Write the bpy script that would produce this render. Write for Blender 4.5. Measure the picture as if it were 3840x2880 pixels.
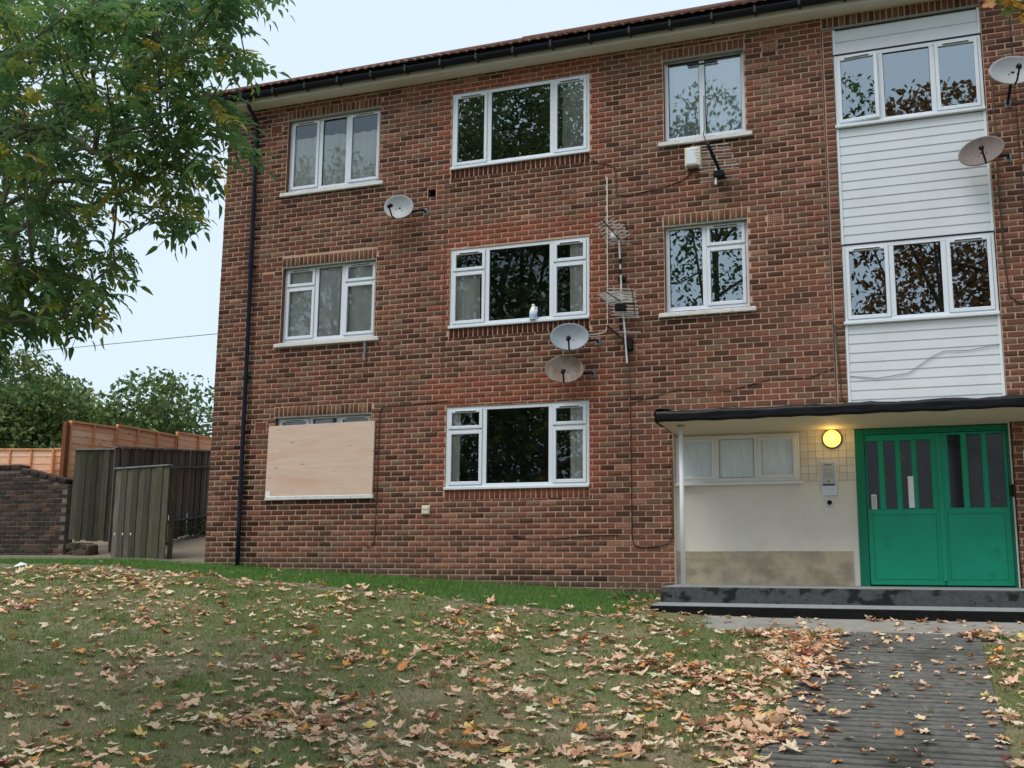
import bpy, math, random
import numpy as np
from mathutils import Vector, Matrix, Euler
R=math.radians
random.seed(7); rng=np.random.default_rng(11)
S=bpy.context.scene
for o in list(bpy.data.objects): bpy.data.objects.remove(o)
col=S.collection

# ------------------------------------------------------------------ camera
FPX=4151.8
YAW,PITCH,ROLL=.362707,.176274,.009787
CAM=Vector((0,-15.4,0))
_fw=Vector((-math.sin(YAW)*math.cos(PITCH),math.cos(YAW)*math.cos(PITCH),math.sin(PITCH)))
_r0=Vector((math.cos(YAW),math.sin(YAW),0)); _u0=_r0.cross(_fw)
_rt=math.cos(ROLL)*_r0+math.sin(ROLL)*_u0; _up=-math.sin(ROLL)*_r0+math.cos(ROLL)*_u0
cd=bpy.data.cameras.new('camera'); cam=bpy.data.objects.new('camera',cd); col.objects.link(cam)
cd.sensor_width=36; cd.lens=36*FPX/3840; cd.clip_end=2000
M=Matrix.Identity(4)
for i in range(3):
    M[i][0]=_rt[i]; M[i][1]=_up[i]; M[i][2]=-_fw[i]; M[i][3]=CAM[i]
cam.matrix_world=M; S.camera=cam
def ray(x,y): return (x-1920)/FPX*_rt-(y-1440)/FPX*_up+_fw          # photo pixel (3840 wide) to a direction
def atz(x,y,Z): return CAM+ray(x,y)*Z                               # point at a forward distance
def aty(x,y,Y):
    d=ray(x,y); return CAM+d*((Y-CAM.y)/d.y)
def atx(x,y,X):
    d=ray(x,y); return CAM+d*((X-CAM.x)/d.x)
def project(p):
    v=Vector(p)-CAM; z=v.dot(_fw)
    if z<.2: return None
    return 1920+FPX*v.dot(_rt)/z, 1440-FPX*v.dot(_up)/z, z

# ------------------------------------------------------------------ sky, sun, exposure
SUN_EL,SUN_AZ=R(61),R(200)     # soft light from in front of the facade
W=bpy.data.worlds.new('World'); S.world=W; W.use_nodes=True
nt=W.node_tree; nt.nodes.clear()
wo=nt.nodes.new('ShaderNodeOutputWorld'); bg=nt.nodes.new('ShaderNodeBackground')
sky=nt.nodes.new('ShaderNodeTexSky'); sky.sky_type='NISHITA'; sky.sun_disc=False
sky.sun_elevation=SUN_EL; sky.sun_rotation=SUN_AZ; sky.air_density=1; sky.dust_density=4; sky.ozone_density=1
mx=nt.nodes.new('ShaderNodeMix'); mx.data_type='RGBA'; mx.inputs[0].default_value=.86
mx.inputs[7].default_value=(6.95,8.2,9.3,1)          # the even white cloud layer
nt.links.new(sky.outputs[0],mx.inputs[6]); nt.links.new(mx.outputs[2],bg.inputs[0])
bg.inputs[1].default_value=.086
nt.links.new(bg.outputs[0],wo.inputs[0])
sd=bpy.data.lights.new('sun','SUN'); sun=bpy.data.objects.new('sun',sd); col.objects.link(sun)
sd.energy=1.5; sd.angle=R(32); sd.color=(1,.96,.9)
sdir=Vector((math.sin(R(-28))*math.cos(SUN_EL),-math.cos(R(-28))*math.cos(SUN_EL),math.sin(SUN_EL)))
sun.rotation_euler=sdir.to_track_quat('Z','Y').to_euler(); sun.location=(0,-20,30)
sky.sun_rotation=math.atan2(sdir.x,sdir.y)
S.view_settings.view_transform='Standard'; S.view_settings.look='None'
S.view_settings.exposure=.52; S.view_settings.gamma=1; S.view_settings.use_curve_mapping=False
S.render.engine='CYCLES'

# ------------------------------------------------------------------ helpers
def lin(r,g,b):
    f=lambda c:(c/255/12.92 if c/255<=.04045 else ((c/255+.055)/1.055)**2.4)
    return (f(r),f(g),f(b),1)
MATS={}
def mat(name,base=(.5,.5,.5,1),rough=.7,metal=0,noise=None,bump=None,attr=False,spec=.5,coat=0):
    """procedural principled: noise=(scale,amount[,stretch]) varies the colour, bump=(scale,strength)"""
    m=bpy.data.materials.new(name); m.use_nodes=True; n=m.node_tree; b=n.nodes['Principled BSDF']
    b.inputs['Roughness'].default_value=rough; b.inputs['Metallic'].default_value=metal
    b.inputs['Specular IOR Level'].default_value=spec
    if coat: b.inputs['Coat Weight'].default_value=coat
    tc=n.nodes.new('ShaderNodeTexCoord'); src=None
    if attr:
        a=n.nodes.new('ShaderNodeAttribute'); a.attribute_name='Col'; src=a.outputs['Color']
    else:
        c=n.nodes.new('ShaderNodeRGB'); c.outputs[0].default_value=base; src=c.outputs[0]
    if noise:
        mp=n.nodes.new('ShaderNodeMapping'); mp.inputs['Scale'].default_value=noise[2] if len(noise)>2 else (1,1,1)
        n.links.new(tc.outputs['Object'],mp.inputs[0])
        t=n.nodes.new('ShaderNodeTexNoise'); t.inputs['Scale'].default_value=noise[0]; t.inputs['Detail'].default_value=6; t.inputs['Roughness'].default_value=.65
        n.links.new(mp.outputs[0],t.inputs[0])
        r=n.nodes.new('ShaderNodeMapRange'); r.inputs[1].default_value=.25; r.inputs[2].default_value=.75
        r.inputs[3].default_value=1-noise[1]; r.inputs[4].default_value=1+noise[1]
        n.links.new(t.outputs[0],r.inputs[0])
        mm=n.nodes.new('ShaderNodeVectorMath'); mm.operation='SCALE'
        n.links.new(src,mm.inputs[0]); n.links.new(r.outputs[0],mm.inputs['Scale']); src=mm.outputs[0]
    n.links.new(src,b.inputs['Base Color'])
    if bump:
        t2=n.nodes.new('ShaderNodeTexNoise'); t2.inputs['Scale'].default_value=bump[0]; t2.inputs['Detail'].default_value=5
        n.links.new(tc.outputs['Object'],t2.inputs[0])
        bp=n.nodes.new('ShaderNodeBump'); bp.inputs['Strength'].default_value=bump[1]; bp.inputs['Distance'].default_value=.01
        n.links.new(t2.outputs[0],bp.inputs['Height']); n.links.new(bp.outputs[0],b.inputs['Normal'])
    MATS[name]=m; return m
def mixin(m,color,scale,lo,hi,stretch=(1,1,1),detail=5,amount=1):
    """lay a second colour over a material where a noise is high (stain, moss, wear)"""
    n=m.node_tree; b=n.nodes['Principled BSDF']; old=b.inputs['Base Color'].links[0].from_socket
    tc=n.nodes.new('ShaderNodeTexCoord'); mp=n.nodes.new('ShaderNodeMapping'); mp.inputs['Scale'].default_value=stretch
    t=n.nodes.new('ShaderNodeTexNoise'); t.inputs['Scale'].default_value=scale; t.inputs['Detail'].default_value=detail
    r=n.nodes.new('ShaderNodeMapRange'); r.inputs[1].default_value=lo; r.inputs[2].default_value=hi; r.inputs[4].default_value=amount
    x=n.nodes.new('ShaderNodeMix'); x.data_type='RGBA'; x.inputs[7].default_value=color
    n.links.new(tc.outputs['Object'],mp.inputs[0]); n.links.new(mp.outputs[0],t.inputs[0]); n.links.new(t.outputs[0],r.inputs[0])
    n.links.new(r.outputs[0],x.inputs[0]); n.links.new(old,x.inputs[6]); n.links.new(x.outputs[2],b.inputs['Base Color'])
    return m
def leafmat(name,trans=.35,rough=.55):
    m=mat(name,attr=True,rough=rough,noise=(14,.22)); n=m.node_tree; b=n.nodes['Principled BSDF']
    tr=n.nodes.new('ShaderNodeBsdfTranslucent'); ms=n.nodes.new('ShaderNodeMixShader'); ms.inputs[0].default_value=trans
    n.links.new(b.inputs['Base Color'].links[0].from_socket,tr.inputs[0])
    out=[x for x in n.nodes if x.type=='OUTPUT_MATERIAL'][0]
    n.links.new(b.outputs[0],ms.inputs[1]); n.links.new(tr.outputs[0],ms.inputs[2]); n.links.new(ms.outputs[0],out.inputs[0])
    return m

class MB:
    def __init__(s): s.v=[]; s.f=[]; s.c=[]; s.cc=None; s.sm=False
    def add(s,vs,fs,c=None):
        o=len(s.v); s.v+= [tuple(p) for p in vs]; s.f+=[tuple(i+o for i in f) for f in fs]
        if c is not None: s.cc=True
        s.c+=[c or (1,1,1,1)]*len(vs); return s
    def box(s,x0,x1,y0,y1,z0,z1,bev=0,c=None):
        if bev<=0:
            vs=[(x,y,z) for x in (x0,x1) for y in (y0,y1) for z in (z0,z1)]
            return s.add(vs,[(0,1,3,2),(4,6,7,5),(0,4,5,1),(2,3,7,6),(0,2,6,4),(1,5,7,3)],c)
        b=min(bev,abs(x1-x0)*.45,abs(y1-y0)*.45,abs(z1-z0)*.45)
        # chamfered box: 24 verts
        vs=[];idx={}
        X=(x0,x1);Y=(y0,y1);Z=(z0,z1)
        for i in (0,1):
            for j in (0,1):
                for k in (0,1):
                    sx=1-2*i;sy=1-2*j;sz=1-2*k
                    idx[i,j,k,'x']=len(vs);vs.append((X[i],Y[j]+sy*b,Z[k]+sz*b))
                    idx[i,j,k,'y']=len(vs);vs.append((X[i]+sx*b,Y[j],Z[k]+sz*b))
                    idx[i,j,k,'z']=len(vs);vs.append((X[i]+sx*b,Y[j]+sy*b,Z[k]))
        fs=[]
        for i in (0,1):
            a=[idx[i,0,0,'x'],idx[i,1,0,'x'],idx[i,1,1,'x'],idx[i,0,1,'x']]; fs.append(a if i else a[::-1])
            a=[idx[0,i,0,'y'],idx[1,i,0,'y'],idx[1,i,1,'y'],idx[0,i,1,'y']]; fs.append(a[::-1] if i else a)
            a=[idx[0,0,i,'z'],idx[1,0,i,'z'],idx[1,1,i,'z'],idx[0,1,i,'z']]; fs.append(a if i else a[::-1])
        for i in (0,1):
            for j in (0,1):
                fs.append((idx[i,j,0,'x'],idx[i,j,1,'x'],idx[i,j,1,'y'],idx[i,j,0,'y']))
                fs.append((idx[i,0,j,'x'],idx[i,1,j,'x'],idx[i,1,j,'z'],idx[i,0,j,'z']))
                fs.append((idx[0,i,j,'y'],idx[1,i,j,'y'],idx[1,i,j,'z'],idx[0,i,j,'z']))
                for k in (0,1): fs.append((idx[i,j,k,'x'],idx[i,j,k,'y'],idx[i,j,k,'z']))
        return s.add(vs,fs,c)
    def tube(s,pts,r,n=6,c=None,cap=True):
        pts=[Vector(p) for p in pts]; rs=[float(q) for q in r] if isinstance(r,(list,tuple)) else [float(r)]*len(pts)
        vs=[];fs=[]
        t0=(pts[1]-pts[0]).normalized(); ref=Vector((0,0,1)) if abs(t0.z)<.9 else Vector((1,0,0))
        nrm=(ref-ref.dot(t0)*t0).normalized()
        for i,p in enumerate(pts):
            t=(pts[min(i+1,len(pts)-1)]-pts[max(i-1,0)]).normalized()
            nrm=(nrm-nrm.dot(t)*t).normalized(); bn=t.cross(nrm)
            for k in range(n):
                a=2*math.pi*k/n; vs.append(p+rs[i]*(math.cos(a)*nrm+math.sin(a)*bn))
        for i in range(len(pts)-1):
            for k in range(n):
                fs.append((i*n+k,i*n+(k+1)%n,(i+1)*n+(k+1)%n,(i+1)*n+k))
        if cap: fs.append(tuple(range(n))[::-1]); fs.append(tuple((len(pts)-1)*n+k for k in range(n)))
        return s.add(vs,fs,c)
    def lathe(s,prof,n=20,axis='y',org=(0,0,0),sx=1,c=None):
        """prof: (radius, along) pairs, revolved about an axis through org"""
        vs=[];fs=[];m=len(prof)
        for k in range(n):
            a=2*math.pi*k/n; ca,sa=math.cos(a),math.sin(a)
            for r,h in prof:
                p={'y':(r*ca*sx,h,r*sa),'z':(r*ca*sx,r*sa,h),'x':(h,r*ca,r*sa)}[axis]
                vs.append((p[0]+org[0],p[1]+org[1],p[2]+org[2]))
        for k in range(n):
            for i in range(m-1):
                a=k*m+i;b=((k+1)%n)*m+i
                fs.append((a,b,b+1,a+1))
        return s.add(vs,fs,c)
    def build(s,name,m,parent=None,smooth=False,kind=None):
        me=bpy.data.meshes.new(name); me.from_pydata(s.v,[],s.f); me.update()
        if s.cc:
            at=me.color_attributes.new('Col','FLOAT_COLOR','POINT')
            at.data.foreach_set('color',np.array(s.c,dtype=np.float32).ravel())
        if smooth: me.polygons.foreach_set('use_smooth',[True]*len(me.polygons))
        return link(name,me,m,parent,kind)
LOC={}
def link(name,me,m,parent=None,kind=None):
    if m is not None and not me.materials: me.materials.append(MATS[m] if isinstance(m,str) else m)
    o=bpy.data.objects.new(name,me); col.objects.link(o)
    if parent is not None:
        o.parent=parent
        if parent.name in LOC: o.matrix_parent_inverse=Matrix.Translation(-LOC[parent.name])
    if kind: o['kind']=kind
    return o
def tag(o,label,cat,group=None):
    o['label']=label; o['category']=cat
    if group: o['group']=group
    return o
def thing(name,label,cat,loc=(0,0,0),group=None,local=False,rot=None):
    o=bpy.data.objects.new(name,None); col.objects.link(o); o.location=loc; o.empty_display_size=.2
    if rot: o.rotation_euler=rot
    if not local: LOC[o.name]=Vector(loc)      # children are given in world coordinates
    return tag(o,label,cat,group)
def npmesh(name,V,F,C=None):
    """big mesh from numpy: V (n,3), F (m,k) one polygon size, C (n,4)"""
    me=bpy.data.meshes.new(name); V=np.asarray(V,np.float32); F=np.asarray(F,np.int32)
    k=F.shape[1]; me.vertices.add(len(V)); me.vertices.foreach_set('co',V.ravel())
    me.loops.add(F.size); me.loops.foreach_set('vertex_index',F.ravel())
    me.polygons.add(len(F)); me.polygons.foreach_set('loop_start',np.arange(0,F.size,k,dtype=np.int32))
    me.update(calc_edges=True)
    if C is not None:
        a=me.color_attributes.new('Col','FLOAT_COLOR','POINT'); a.data.foreach_set('color',np.asarray(C,np.float32).ravel())
    return me
_tab=rng.random((64,64))
def vnoise(x,y,s=1.0):
    x=np.asarray(x)*s+100; y=np.asarray(y)*s+100
    xi=np.floor(x).astype(int); yi=np.floor(y).astype(int); fx=x-xi; fy=y-yi
    fx=fx*fx*(3-2*fx); fy=fy*fy*(3-2*fy); t=lambda a,b:_tab[a%64,b%64]
    return (t(xi,yi)*(1-fx)+t(xi+1,yi)*fx)*(1-fy)+(t(xi,yi+1)*(1-fx)+t(xi+1,yi+1)*fx)*fy
def fbm(x,y,s): return vnoise(x,y,s)*.55+vnoise(x,y,s*2.1)*.3+vnoise(x,y,s*4.3)*.15

# ------------------------------------------------------------------ materials
mat('brick',attr=True,rough=.92,noise=(38,.3),bump=(120,.5),spec=.2)
mixin(MATS['brick'],(.40,.26,.20,1),26,.62,.76,(1,1,1.6),6,.18)
mat('mortar',(.53,.345,.25,1),rough=.95,noise=(9,.16),bump=(150,.4),spec=.2)
mixin(MATS['mortar'],(.32,.21,.155,1),1.3,.45,.75,amount=.6)
mat('white_upvc',(.72,.77,.83,1),rough=.32,noise=(3,.03))
mat('white_cladding',(.67,.71,.75,1),rough=.4,noise=(1.3,.05))
mixin(MATS['white_cladding'],(.5,.52,.5,1),2.2,.55,.85,(1,1,1),6,.35)
mat('white_sill',(.66,.67,.66,1),rough=.6,noise=(6,.15),bump=(60,.3))
mixin(MATS['white_sill'],(.16,.15,.13,1),9,.60,.72,(1,2,3),6,.8)
mat('concrete_lintel',(.24,.25,.22,1),rough=.9,noise=(10,.2))
mat('seal_black',(.012,.012,.013,1),rough=.6)
mat('gutter_black',(.012,.015,.02,1),spec=.12,rough=.35,noise=(5,.2))
mat('pipe_black',(.014,.016,.026,1),spec=.12,rough=.35,noise=(5,.2))
mat('soffit_white',(.62,.62,.58,1),rough=.6,noise=(4,.07))
mat('roof_tile',attr=True,rough=.9,noise=(20,.3),bump=(80,.3),spec=.2)
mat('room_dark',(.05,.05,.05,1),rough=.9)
mat('curtain',(.88,.88,.84,1),rough=.9,noise=(5,.08))
mat('net_curtain',(.88,.90,.92,1),rough=.9,noise=(8,.05))
mat('plywood',lin(214,188,170),rough=.75,noise=(2.2,.09,(1,1,9)),bump=(30,.15),spec=.3)
mixin(MATS['plywood'],lin(206,166,140),1.6,.52,.75,(.7,1,3),6,.7)
mixin(MATS['plywood'],lin(120,86,64),7,.70,.76,(.55,1,3.2),2,.75)
mat('ply_edge',lin(222,205,170),rough=.8,noise=(12,.15,(1,1,8)))
mat('cream_paint',lin(220,213,203),rough=.7,noise=(2.5,.07),bump=(40,.15))
mixin(MATS['cream_paint'],lin(160,140,118),1.7,.62,.82,(1,1,.7),6,.35)
mat('cream_tile',lin(200,186,166),rough=.45,noise=(7,.08))
mat('tile_grout',lin(172,162,150),rough=.9)
mat('plinth_render',lin(178,164,142),rough=.92,noise=(6,.16),bump=(25,.6),spec=.2)
mixin(MATS['plinth_render'],lin(128,122,112),3.4,.48,.66,(1,1,1.3),10,.6)
mixin(MATS['plinth_render'],lin(108,108,78),2.3,.54,.70,(.8,1,2.5),10,.5)
mat('soffit_cream',lin(206,196,170),rough=.7,noise=(3,.06))
mat('felt_black',(.013,.014,.017,1),spec=.12,rough=.35,noise=(3,.3),bump=(9,.8))
mat('green_paint',lin(0,152,116),rough=.42,noise=(2.2,.10,(1,1,.5)),bump=(9,.08),spec=.35)
mixin(MATS['green_paint'],lin(20,84,66),5,.60,.74,(1,1,1.5),9,.4)
mat('green_frame',lin(0,116,86),spec=.3,rough=.45,noise=(1.5,.08))
mat('white_paint',(.84,.85,.87,1),rough=.5,noise=(7,.06))
mat('step_concrete',(.08,.084,.086,1),spec=.12,rough=.9,noise=(14,.35),bump=(60,.5))
mixin(MATS['step_concrete'],(.012,.013,.012,1),5.5,.52,.60,(1,1,1.3),10,.85)
mat('step_dark',(.010,.0105,.010,1),spec=.12,rough=.9,noise=(12,.5),bump=(70,.6))
mat('tread_concrete',(.26,.275,.275,1),rough=.9,noise=(9,.18),bump=(80,.4))
mat('path_concrete',attr=True,rough=.95,noise=(14,.4),bump=(90,.7),spec=.2)
mixin(MATS['path_concrete'],(.045,.046,.032,1),1.6,.50,.66,(1,.5,1),10,.75)
mixin(MATS['path_concrete'],(.22,.20,.17,1),3.5,.58,.70,(1,1,1),10,.5)
mat('apron_concrete',(.29,.275,.245,1),rough=.95,noise=(8,.22),bump=(60,.5),spec=.2)
mixin(MATS['apron_concrete'],(.10,.09,.06,1),1.8,.55,.75,(.6,1.6,1),7,.7)
mat('steel',(.55,.56,.57,1),rough=.4,metal=.6,noise=(4,.08))
mat('panel_grey',(.42,.45,.46,1),rough=.45,noise=(5,.05))
mat('mark_grey',(.16,.18,.19,1),rough=.6)
mat('dish_grey',(.23,.265,.30,1),rough=.5,noise=(5,.12))
mat('dish_pale',(.30,.32,.335,1),rough=.5,noise=(4,.1))
mixin(MATS['dish_pale'],(.34,.30,.22,1),3.5,.55,.75,amount=.6)
mat('dish_rust',(.24,.20,.17,1),rough=.7,noise=(6,.25))
mixin(MATS['dish_rust'],(.14,.075,.045,1),5,.44,.62,(1.6,1,.7),amount=.75)
mat('dish_mesh',(.16,.125,.115,1),rough=.7,noise=(40,.35))
mat('black_plastic',(.014,.014,.016,1),spec=.12,rough=.45)
mat('aluminium',(.62,.63,.63,1),rough=.45,metal=.3)
mat('cable_black',(.015,.013,.012,1),rough=.6)
mat('cable_white',(.55,.50,.46,1),rough=.6)
mat('cable_brown',(.06,.03,.02,1),rough=.6)
mat('sounder_plastic',(.70,.66,.54,1),rough=.5,noise=(6,.06))
mat('vent_cream',(.68,.64,.48,1),rough=.5)
mat('terracotta',(.17,.045,.032,1),rough=.9,noise=(30,.15))
mat('hole_black',(.004,.004,.004,1),rough=1)
mat('old_board',attr=True,rough=.95,noise=(7,.55,(9,9,.5)),bump=(60,.5),spec=.15)
mixin(MATS['old_board'],(.075,.085,.03,1),2.6,.52,.72,(3,3,.8),5,.7)
mat('new_fence',attr=True,rough=.8,noise=(6,.2,(1,1,7)),spec=.25)
mixin(MATS['new_fence'],lin(150,82,48),6,.64,.72,(1,1,2),3,.7)
mat('old_brick',attr=True,rough=.95,noise=(12,.35),bump=(60,.7),spec=.15)
mat('old_mortar',(.17,.15,.125,1),rough=.95,noise=(8,.4),bump=(40,.6),spec=.1)
mat('bark',(.115,.10,.075,1),rough=.95,noise=(9,.35,(1,1,.3)),bump=(30,.8))
mat('twig',(.15,.135,.10,1),rough=.9,noise=(9,.2))
leafmat('ash_leaf',.6); leafmat('maple_leaf'); leafmat('far_leaf',.25,.7); leafmat('dry_leaf',.12,.8); leafmat('grass',.25,.7)
mat('litter',(.8,.82,.82,1),rough=.6)
mat('jug_white',(.78,.80,.80,1),rough=.35); mat('jug_label',lin(150,188,222),rough=.5); mat('jug_cap',lin(235,238,240),rough=.4)
mat('sign_white',(.75,.76,.77,1),rough=.4); mat('sign_red',lin(190,40,70),rough=.4)
def glassmat(name,ior=1.8,add=.07,tint=(.86,.9,.9,1),rough=0):
    m=bpy.data.materials.new(name); m.use_nodes=True; n=m.node_tree; n.nodes.clear()
    o=n.nodes.new('ShaderNodeOutputMaterial'); t=n.nodes.new('ShaderNodeBsdfTransparent'); g=n.nodes.new('ShaderNodeBsdfGlossy')
    fr=n.nodes.new('ShaderNodeFresnel'); ad=n.nodes.new('ShaderNodeMath'); ad.operation='ADD'; ad.inputs[1].default_value=add; ad.use_clamp=True
    mxs=n.nodes.new('ShaderNodeMixShader'); fr.inputs[0].default_value=ior; t.inputs[0].default_value=tint
    g.inputs['Roughness'].default_value=rough; g.inputs[0].default_value=(.82,.93,1.0,1)
    # slightly wavy panes
    tc=n.nodes.new('ShaderNodeTexCoord'); nz=n.nodes.new('ShaderNodeTexNoise'); nz.inputs['Scale'].default_value=1.7; nz.inputs['Detail'].default_value=1
    bp=n.nodes.new('ShaderNodeBump'); bp.inputs['Strength'].default_value=.03; bp.inputs['Distance'].default_value=.01
    n.links.new(tc.outputs['Object'],nz.inputs[0]); n.links.new(nz.outputs[0],bp.inputs['Height']); n.links.new(bp.outputs[0],g.inputs['Normal'])
    n.links.new(fr.outputs[0],ad.inputs[0]); n.links.new(ad.outputs[0],mxs.inputs[0]); n.links.new(t.outputs[0],mxs.inputs[1]); n.links.new(g.outputs[0],mxs.inputs[2]); n.links.new(mxs.outputs[0],o.inputs[0])
    MATS[name]=m
glassmat('glass',1.7,.28,(.97,.98,.98,1))
glassmat('clear_glass',1.55,.06,(1,1,1,1))
# patterned privacy glass of the lobby window, dusty wired glass of the doors
mat('frosted_glass',lin(204,216,224),rough=.28,noise=(26,.16,(1,1,.12)),bump=(45,.5))
mat('door_glass',(.010,.009,.012,1),spec=.35,rough=.06,noise=(6,.25))
mixin(MATS['door_glass'],(.12,.12,.12,1),11,.66,.72,amount=.5)
def emis(name,c,s):
    m=bpy.data.materials.new(name); m.use_nodes=True; b=m.node_tree.nodes['Principled BSDF']
    b.inputs['Base Color'].default_value=c; b.inputs['Emission Color'].default_value=c; b.inputs['Emission Strength'].default_value=s; MATS[name]=m
emis('lamp_glow',(1,.72,.16,1),1.0)

# ------------------------------------------------------------------ terrain
def gz(x,y):
    x=np.asarray(x,float); y=np.asarray(y,float)
    b=-.26+.052*np.clip(-x-2.0,0,10.5)
    yy=np.maximum(y,-11.6)
    s=np.where(y<0,.13*yy,0)
    # ease out of the slope towards the pavement
    s=np.where(y<-9.2,.13*-9.2-.13*2.4*(1-np.exp((y+9.2)/2.4)),s)
    b=b+s+np.where(y>0,.13*np.minimum(y,9),0)
    lawn=(y<-.3)&(y>-14)&~((x>-3.7)&(y>-2.4))
    bump=(fbm(x,y,.9)-.5)*.07+(vnoise(x,y,5)-.5)*.015
    inpath=(x>-1.5)&(x<.7)&(y<-1)
    return b+np.where(lawn&~inpath,bump,0)
xs=np.unique(np.concatenate([np.array([-400,-200,-110,-70,-50,-40,-32,-26,-22,-19]),np.arange(-17,5.01,.2),np.array([6,8,11,15,20,30,45,70,120,220,400])]))
ys=np.unique(np.concatenate([np.array([-400,-200,-110,-70,-50,-38,-30,-25,-21,-18]),np.arange(-16.4,9.01,.2),np.array([11,14,18,24,32,45,70,120,220,400])]))
GX,GY=np.meshgrid(xs,ys,indexing='ij'); GZ=gz(GX,GY)
V=np.stack([GX,GY,GZ],-1).reshape(-1,3); ny=len(ys)
ii,jj=np.meshgrid(np.arange(len(xs)-1),np.arange(ny-1),indexing='ij'); a=(ii*ny+jj).ravel()
F=np.stack([a,a+ny,a+ny+1,a+1],-1)
soil=mat('lawn_soil',(.165,.155,.078,1),rough=1,noise=(30,.4),bump=(40,.8),spec=.1)
mixin(soil,(.26,.215,.145,1),.8,.48,.62,detail=8,amount=.75)
mixin(soil,(.085,.14,.035,1),.55,.55,.7,detail=7,amount=.7)
# the trodden track of bare earth along the front, and the earth of the side passage
n=soil.node_tree; bs=n.nodes['Principled BSDF']; old=bs.inputs['Base Color'].links[0].from_socket
tc=n.nodes.new('ShaderNodeTexCoord'); sp=n.nodes.new('ShaderNodeSeparateXYZ'); n.links.new(tc.outputs['Object'],sp.inputs[0])
nz=n.nodes.new('ShaderNodeTexNoise'); nz.inputs['Scale'].default_value=2.2; nz.inputs['Detail'].default_value=6; n.links.new(tc.outputs['Object'],nz.inputs[0])
def mth(op,a,b,c=None):
    m=n.nodes.new('ShaderNodeMath'); m.operation=op; m.use_clamp=False
    for i,v in enumerate((a,b,c)):
        if v is None: continue
        if isinstance(v,(int,float)): m.inputs[i].default_value=v
        else: n.links.new(v,m.inputs[i])
    return m.outputs[0]
jit=mth('MULTIPLY',mth('SUBTRACT',nz.outputs[0],.5),.9)
dy=mth('ABSOLUTE',mth('ADD',mth('ADD',sp.outputs[1],mth('MULTIPLY_ADD',sp.outputs[0],.114,2.37)),jit),0)
m1=mth('SUBTRACT',1.1,mth('MULTIPLY',dy,3.6))
pas=mth('MINIMUM',mth('SUBTRACT',-11.3,sp.outputs[0]),mth('ADD',sp.outputs[1],.25))
pas=mth('ADD',mth('MULTIPLY',pas,3),mth('MULTIPLY',jit,1.5))
far=mth('MULTIPLY',mth('SUBTRACT',-11.6,sp.outputs[0]),.8)
ex=n.nodes.new('ShaderNodeMath'); ex.operation='MAXIMUM'; n.links.new(m1,ex.inputs[0]); n.links.new(pas,ex.inputs[1])
cl=n.nodes.new('ShaderNodeClamp'); n.links.new(ex.outputs[0],cl.inputs[0])
x=n.nodes.new('ShaderNodeMix'); x.data_type='RGBA'; x.inputs[7].default_value=(.20,.165,.125,1)
n.links.new(cl.outputs[0],x.inputs[0]); n.links.new(old,x.inputs[6]); n.links.new(x.outputs[2],bs.inputs['Base Color'])
gr=link('ground',npmesh('ground',V,F),soil); gr['kind']='structure'
gr.data.polygons.foreach_set('use_smooth',[True]*len(gr.data.polygons))

# path with tamped ridges, and the apron at the steps
PX0,PX1=-1.22,.40
def ground_flat(x,y):
    b=-.26
    if y<-9.2: return b+.13*-9.2-.13*2.4*(1-math.exp((y+9.2)/2.4))
    return b+.13*min(y,0)
rows=[]; y=-2.25
pitch=.14
while y>-16:
    w=pitch*random.uniform(.8,1.2)
    rows+= [(y,.022),(y-w*.70,.022+random.uniform(-.004,.004)),(y-w*.78,.002),(y-w*.92,.002)]; y-=w
xsn=np.linspace(PX0,PX1,15)
vs=[];fs=[]
for (yy,h) in rows:
    for xx in xsn: vs.append((xx,yy+.012*math.sin(xx*3+yy),ground_flat(xx,yy)+h+.012+.006*(vnoise(xx,yy,4)-.5)))
m_=len(xsn)
for i in range(len(rows)-1):
    for j in range(m_-1): fs.append((i*m_+j,(i+1)*m_+j,(i+1)*m_+j+1,i*m_+j+1))
p=MB().add(vs,fs); p.cc=True; p.c=[((.135,.13,.118,1) if h>.01 else (.022,.021,.017,1)) for (yy,h) in rows for xx in xsn]
for xx,sg in ((PX0,-1),(PX1,1)):
    e=[];ef=[]
    for k,(yy,h) in enumerate(rows):
        e+=[(xx,yy,ground_flat(xx,yy)+h+.012),(xx+sg*.005,yy,ground_flat(xx,yy)-.12)]
        if k: ef.append((2*k-2,2*k,2*k+1,2*k-1))
    p.add(e,ef,(.10,.10,.09,1))
pth=p.build('path','path_concrete'); pth['kind']='structure'
b=MB()
AX=np.linspace(-3.55,3.4,40); 
for i in range(39):
    x0,x1=AX[i],AX[i+1]
    za=[float(gz(xx,-1.25))+.012+.006*random.random() for xx in (x0,x1)]
    f0=lambda xx,yy:ground_flat(xx,yy)+.02*max(0,-xx-2.0)+.022
    ye=lambda xx:-2.25-(.0 if xx>-2.4 else -.35*(-2.4-xx))
    b.add([(x0,-.6,f0(x0,-1.3)-.01),(x1,-.6,f0(x1,-1.3)-.01),(x1,-1.3,f0(x1,-1.3)),(x0,-1.3,f0(x0,-1.3)),(x1,ye(x1),f0(x1,ye(x1))),(x0,ye(x0),f0(x0,ye(x0))),(x1,ye(x1),-.9),(x0,ye(x0),-.9)],[(0,3,2,1),(3,5,4,2),(5,7,6,4)])
ap=b.build('pavement','apron_concrete'); ap['kind']='structure'

# ------------------------------------------------------------------ the building
BX0,BX1=-11.2,5.6; ZTOP=8.035; BY1=8.2
bld=thing('apartment_building','three-storey red brick block of flats with white windows and a green double door','building',(-3,0,-.43))
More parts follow.
